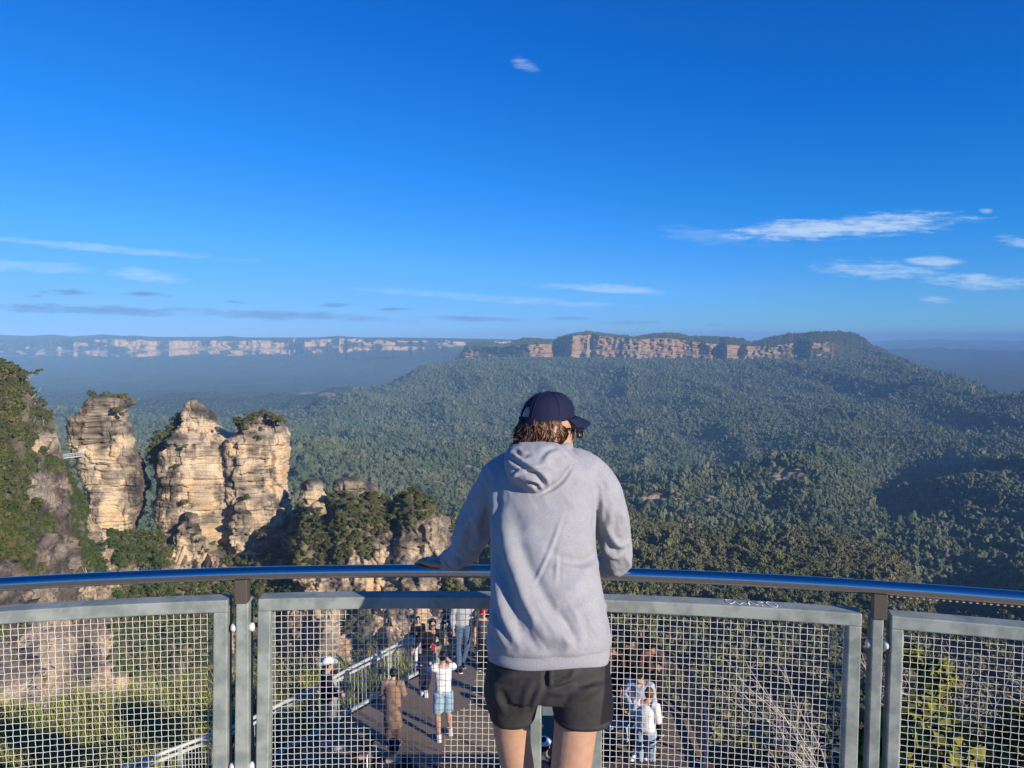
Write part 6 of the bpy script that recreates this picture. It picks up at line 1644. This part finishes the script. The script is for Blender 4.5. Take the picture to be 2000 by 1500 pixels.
def hand(wr, palm, fd, side, sgn):
    """open palm on the rail with four fingers curling over its far side and the thumb set off from the palm's edge"""
    fd = fd / np.linalg.norm(fd); up_ = np.array([0, 0, 1.0]); sd = np.cross(fd, up_); sd /= np.linalg.norm(sd); nrm = np.cross(sd, fd)
    Rm = np.stack([sd, fd, nrm], 1); mb.ell(palm, (.042, .050, .016), Rm, 12, 16); mb.tube([wr, wr + (palm - wr) * .5, palm], [.027, .026, .024], 14, flat=.75, ref=sd)
    for i_, (w, L) in enumerate(((-.031, .066), (-.010, .078), (.011, .074), (.031, .058))):
        b0 = palm + fd * .030 + sd * w; b1 = b0 + fd * L * .42 + up_ * .004; b2 = b1 + fd * L * .34 - up_ * .016; b3 = b2 + fd * L * .20 - up_ * .022
        mb.tube([palm + sd * w * .8, b0, b1, b2, b3], [.010, .0098, .0092, .0085, .0065], 10)
    b0 = palm - fd * .016 + sd * .034 * sgn; mb.tube([palm - fd * .02, b0, b0 + (fd * .7 + sd * sgn * .7) * .030, b0 + (fd * .9 + sd * sgn * .45) * .055 - up_ * .006], [.013, .0125, .0115, .008], 10)


top_r = lambda x: np.array([x, railY(x), RZ + .0245])
hl = top_r(-.285) + [0, -.012, .013]; hand(A(876, 1094, 2.85), hl, np.array([-.78, .62, -.04]), -1, 1)
hr = top_r(.235) + [0, -.012, .013]; hand(A(1166, 1104, 2.87), hr, np.array([-.62, .75, -.04]), 1, -1)
me = remesh(mb, .0055, 3, .5); me.materials.append(SK); link('body', me, man)
for an, nm in ((al, 0), (ar, 1)):
    s_ = man; mb = MB(); f_ = np.array([.05, 1, 0]); f_ /= np.linalg.norm(f_)
    mb.tube([an - f_ * .08 - [0, 0, .05], an - [0, 0, .045], an + f_ * .09 - [0, 0, .055], an + f_ * .18 - [0, 0, .062]], [.042, .05, .05, .034], 16, flat=.75); mb.tube([an + [0, 0, .03], an - [0, 0, .04]], [.046, .05], 14); mb.build('shoe', cloth('white_shoe', (.6, .6, .6)), man)
    mb = MB(); mb.tube([an - f_ * .10 - [0, 0, .086], an + f_ * .20 - [0, 0, .086]], .048, 14, flat=.26, ref=(1, 0, 0)); mb.build('sole', cloth('sole', (.6, .6, .58)), man)
mb = MB()
for q in (-1, 1): mb.ell(H(q * .031, .080, .002), (.013, .010, .010), HR_, 8, 10)
mb.build('eyes', cloth('eye', (.02, .015, .012)), man)

# ------------------------------------------------------------------ cap
cap = thing('cap', '', '', (0, 0, 0)); bpy.data.objects.remove(cap)
uu = np.linspace(0, 1, 15); vv = np.arange(72) * 2 * math.pi / 72           # vv = 0 at the brow
el = uu[:, None] * (math.pi / 2 - .02) * np.ones(72)
DR, DF, DU = .081, .100, .104
CU = lambda v: .026 + .018 * np.cos(v) + .0 * v                              # rim height round the head: higher at the brow
x_ = np.cos(el) ** .85 * np.sin(vv) * DR; y_ = np.cos(el) ** .85 * np.cos(vv) * DF; z_ = CU(vv)[None] * (1 - uu[:, None]) * .8 + .012 + np.sin(el) * (DU + .012)
seam = 1 - .012 * np.exp(-((np.mod(vv + math.pi / 6, math.pi / 3) - math.pi / 6) / .035) ** 2)
P_ = H(0, -.004, 0) + x_[..., None] * seam[None, :, None] * rdir + y_[..., None] * seam[None, :, None] * fdir + z_[..., None] * udir
I_, J_ = np.meshgrid(np.arange(14), np.arange(72), indexing='ij'); J2 = (J_ + 1) % 72
back = np.abs(np.mod(vv, 2 * math.pi) - math.pi)[J_]; hole = (back < .44 * np.sqrt(np.clip(1 - ((uu[I_] - .10) / .24) ** 2, 0, 1))) & (uu[I_] > .085)
Q = np.stack([I_ * 72 + J_, I_ * 72 + J2, (I_ + 1) * 72 + J2, (I_ + 1) * 72 + J_], -1)[~hole].reshape(-1, 4)
mb = MB(); mb.add(P_.reshape(-1, 3), Q); cap = mb.build('cap', NV, man); so_ = cap.modifiers.new('cloth', 'SOLIDIFY'); so_.thickness = .003; so_.offset = 1
ss_ = cap.modifiers.new('smooth', 'SUBSURF'); ss_.levels = ss_.render_levels = 1
w = np.linspace(-1.12, 1.12, 25); d_ = np.linspace(0, 1, 8)
Wd, Dd = np.meshgrid(w, d_, indexing='ij')
bx_ = np.sin(Wd) * (DR + .001) * (1 - .06 * Dd); by_ = np.cos(Wd) * DF + Dd * .072 * np.cos(Wd * .62) ** 1.2; bz_ = .012 + .8 * CU(Wd) + .004 - .022 * Dd ** 1.3 - .020 * (Wd / 1.12) ** 2 * Dd
BP = H(0, -.004, 0) + bx_[..., None] * rdir + by_[..., None] * fdir + bz_[..., None] * udir
mb = MB(); mb.grid(np.concatenate([BP, (BP - udir * .0035)[:, ::-1]], 1), closed_v=True); mb.build('brim', NV, cap)
mb = MB()
for k in range(6):
    v = math.pi / 6 + k * math.pi / 3; ee = np.linspace(.14, .98, 16) * (math.pi / 2 - .02); rr = 1.012
    mb.tube(np.stack([H(0, -.004, 0) + np.cos(e) ** .85 * np.sin(v) * DR * rr * rdir + np.cos(e) ** .85 * np.cos(v) * DF * rr * fdir + (CU(v) * (1 - e / 1.55) * .8 + .0135 + np.sin(e) * (DU + .012)) * udir for e in ee]), .0009, 6, False)
mb.build('seam', mat('navy_stitch', (.016, .022, .062), .85), cap)
mb = MB(); mb.ell(H(0, -.004, DU + .0245), (.010, .010, .005), HR_, 8, 14); mb.build('button', NV, cap)
vb = np.linspace(math.pi - .62, math.pi + .62, 16); mb = MB()
sb = np.stack([H(0, -.004, 0) + np.sin(v) * (DR + .002) * rdir + np.cos(v) * (DF + .002) * fdir + (.020 + .8 * CU(v)) * udir for v in vb]); mb.bar(sb, .003, .020); mb.build('strap', NV, cap, False)

# ------------------------------------------------------------------ hair: locks that curl out from under the cap
q_ = np.random.default_rng(17); mb = MB()
mb.ell(H(0, -.014, .0), (.079, .092, .096), HR_, 16, 26); mb.build('under_hair', mat('dark_hair', (.022, .011, .007), 1.0, 0, 0.0, bump=(160, .6, .004)), man); mb = MB()
for k in range(1050):
    v = q_.uniform(math.radians(62), math.radians(298)); u0_ = q_.uniform(-.062, .040)
    if min(v, 2 * math.pi - v) < math.radians(84): continue
    if min(v, 2 * math.pi - v) < math.radians(106): u0_ = q_.uniform(-.002, .040)
    sc_ = math.sqrt(max(.2, 1 - (u0_ / .12) ** 2))
    rad = np.sin(v) * rdir * .083 * sc_ + np.cos(v) * fdir * .098 * sc_; n_ = rad / np.linalg.norm(rad)
    p = H(0, -.006, u0_) + rad; tg = np.cross(udir, n_) * (1 if q_.uniform() < .68 else -1) * (1 if v < math.pi else 1)
    L_ = q_.uniform(.035, .075) * (1 if min(v, 2 * math.pi - v) > math.radians(106) else .62); pts = [p]; ph = q_.uniform(0, 6.28); d = -udir * .85 + n_ * .15 + tg * q_.uniform(-.1, .7)
    for j in range(6):
        d = d + n_ * (.10 * math.sin(ph + j * 1.1) + .07 * j / 5) + tg * .30 * math.cos(ph * 1.7 + j * .8) + udir * (.09 * j / 5); d = d / np.linalg.norm(d); p = p + d * L_ / 6; pts.append(p)
    mb.tube(pts, np.array([.0034, .0040, .0041, .0037, .0030, .0020, .0008]) * q_.uniform(.6, 1.1), 5, True, flat=.55)
for k in range(46):          # flicked out ends at the nape
    v = q_.uniform(math.radians(160), math.radians(285)); rad = np.sin(v) * rdir * .086 + np.cos(v) * fdir * .10; n_ = rad / np.linalg.norm(rad); p = H(0, -.006, q_.uniform(-.07, -.015)) + rad * .97; d = n_ * .8 - udir * .6; pts = [p]
    for j in range(5): d = d + udir * .22 + n_ * .1 + q_.normal(size=3) * .15; d /= np.linalg.norm(d); p = p + d * .0078; pts.append(p)
    mb.tube(pts, [.0045, .0048, .0042, .0032, .002, .0006], 5, True, flat=.5)
mb.build('hair', HR, man)

# ------------------------------------------------------------------ glasses
BK = cloth('glasses_frame', (.01, .01, .011), rough=.25); gl = None; mb = MB(); a = np.arange(25) * 2 * math.pi / 24
for q in (-1, 1):
    sx = np.sign(np.cos(a)) * np.abs(np.cos(a)) ** .7; sy = np.sign(np.sin(a)) * np.abs(np.sin(a)) ** .7
    mb.tube(H(0, 0, 0) + ((q * .036 + .028 * sx)[:, None] * rdir + (.116 - .012 * np.abs(q * .036 + .028 * sx) / .06)[:, None] * fdir + (-.004 + .022 * sy)[:, None] * udir), .0026, 8, False)
    mb.tube([H(q * .066, .104, .010), H(q * .078, .06, .011), H(q * .082, -.005, .010), H(q * .081, -.03, -.012)], [.0026, .0028, .0026, .002], 8)
mb.tube([H(-.009, .116, .004), H(0, .119, .007), H(.009, .116, .004)], .0024, 8); gl = mb.build('glasses', BK, man)
GM = bpy.data.materials.new('lens_glass'); GM.use_nodes = True; t = GM.node_tree; t.nodes.clear(); tr_ = N(t, 'ShaderNodeBsdfTransparent'); gs_ = N(t, 'ShaderNodeBsdfGlossy', i={'Roughness': .03}); fr_ = N(t, 'ShaderNodeFresnel', i={'IOR': 1.45}); mx_ = N(t, 'ShaderNodeMixShader'); ou_ = N(t, 'ShaderNodeOutputMaterial')
tr_.inputs[0].default_value = (.86, .88, .86, 1); t.links.new(fr_.outputs[0], mx_.inputs[0]); t.links.new(tr_.outputs[0], mx_.inputs[1]); t.links.new(gs_.outputs[0], mx_.inputs[2]); t.links.new(mx_.outputs[0], ou_.inputs[0])
for q in (-1, 1):
    mb = MB(); mb.ell(H(q * .036, .1095, -.004), (.027, .0015, .0215), HR_, 10, 20); mb.build('lens', GM, gl)
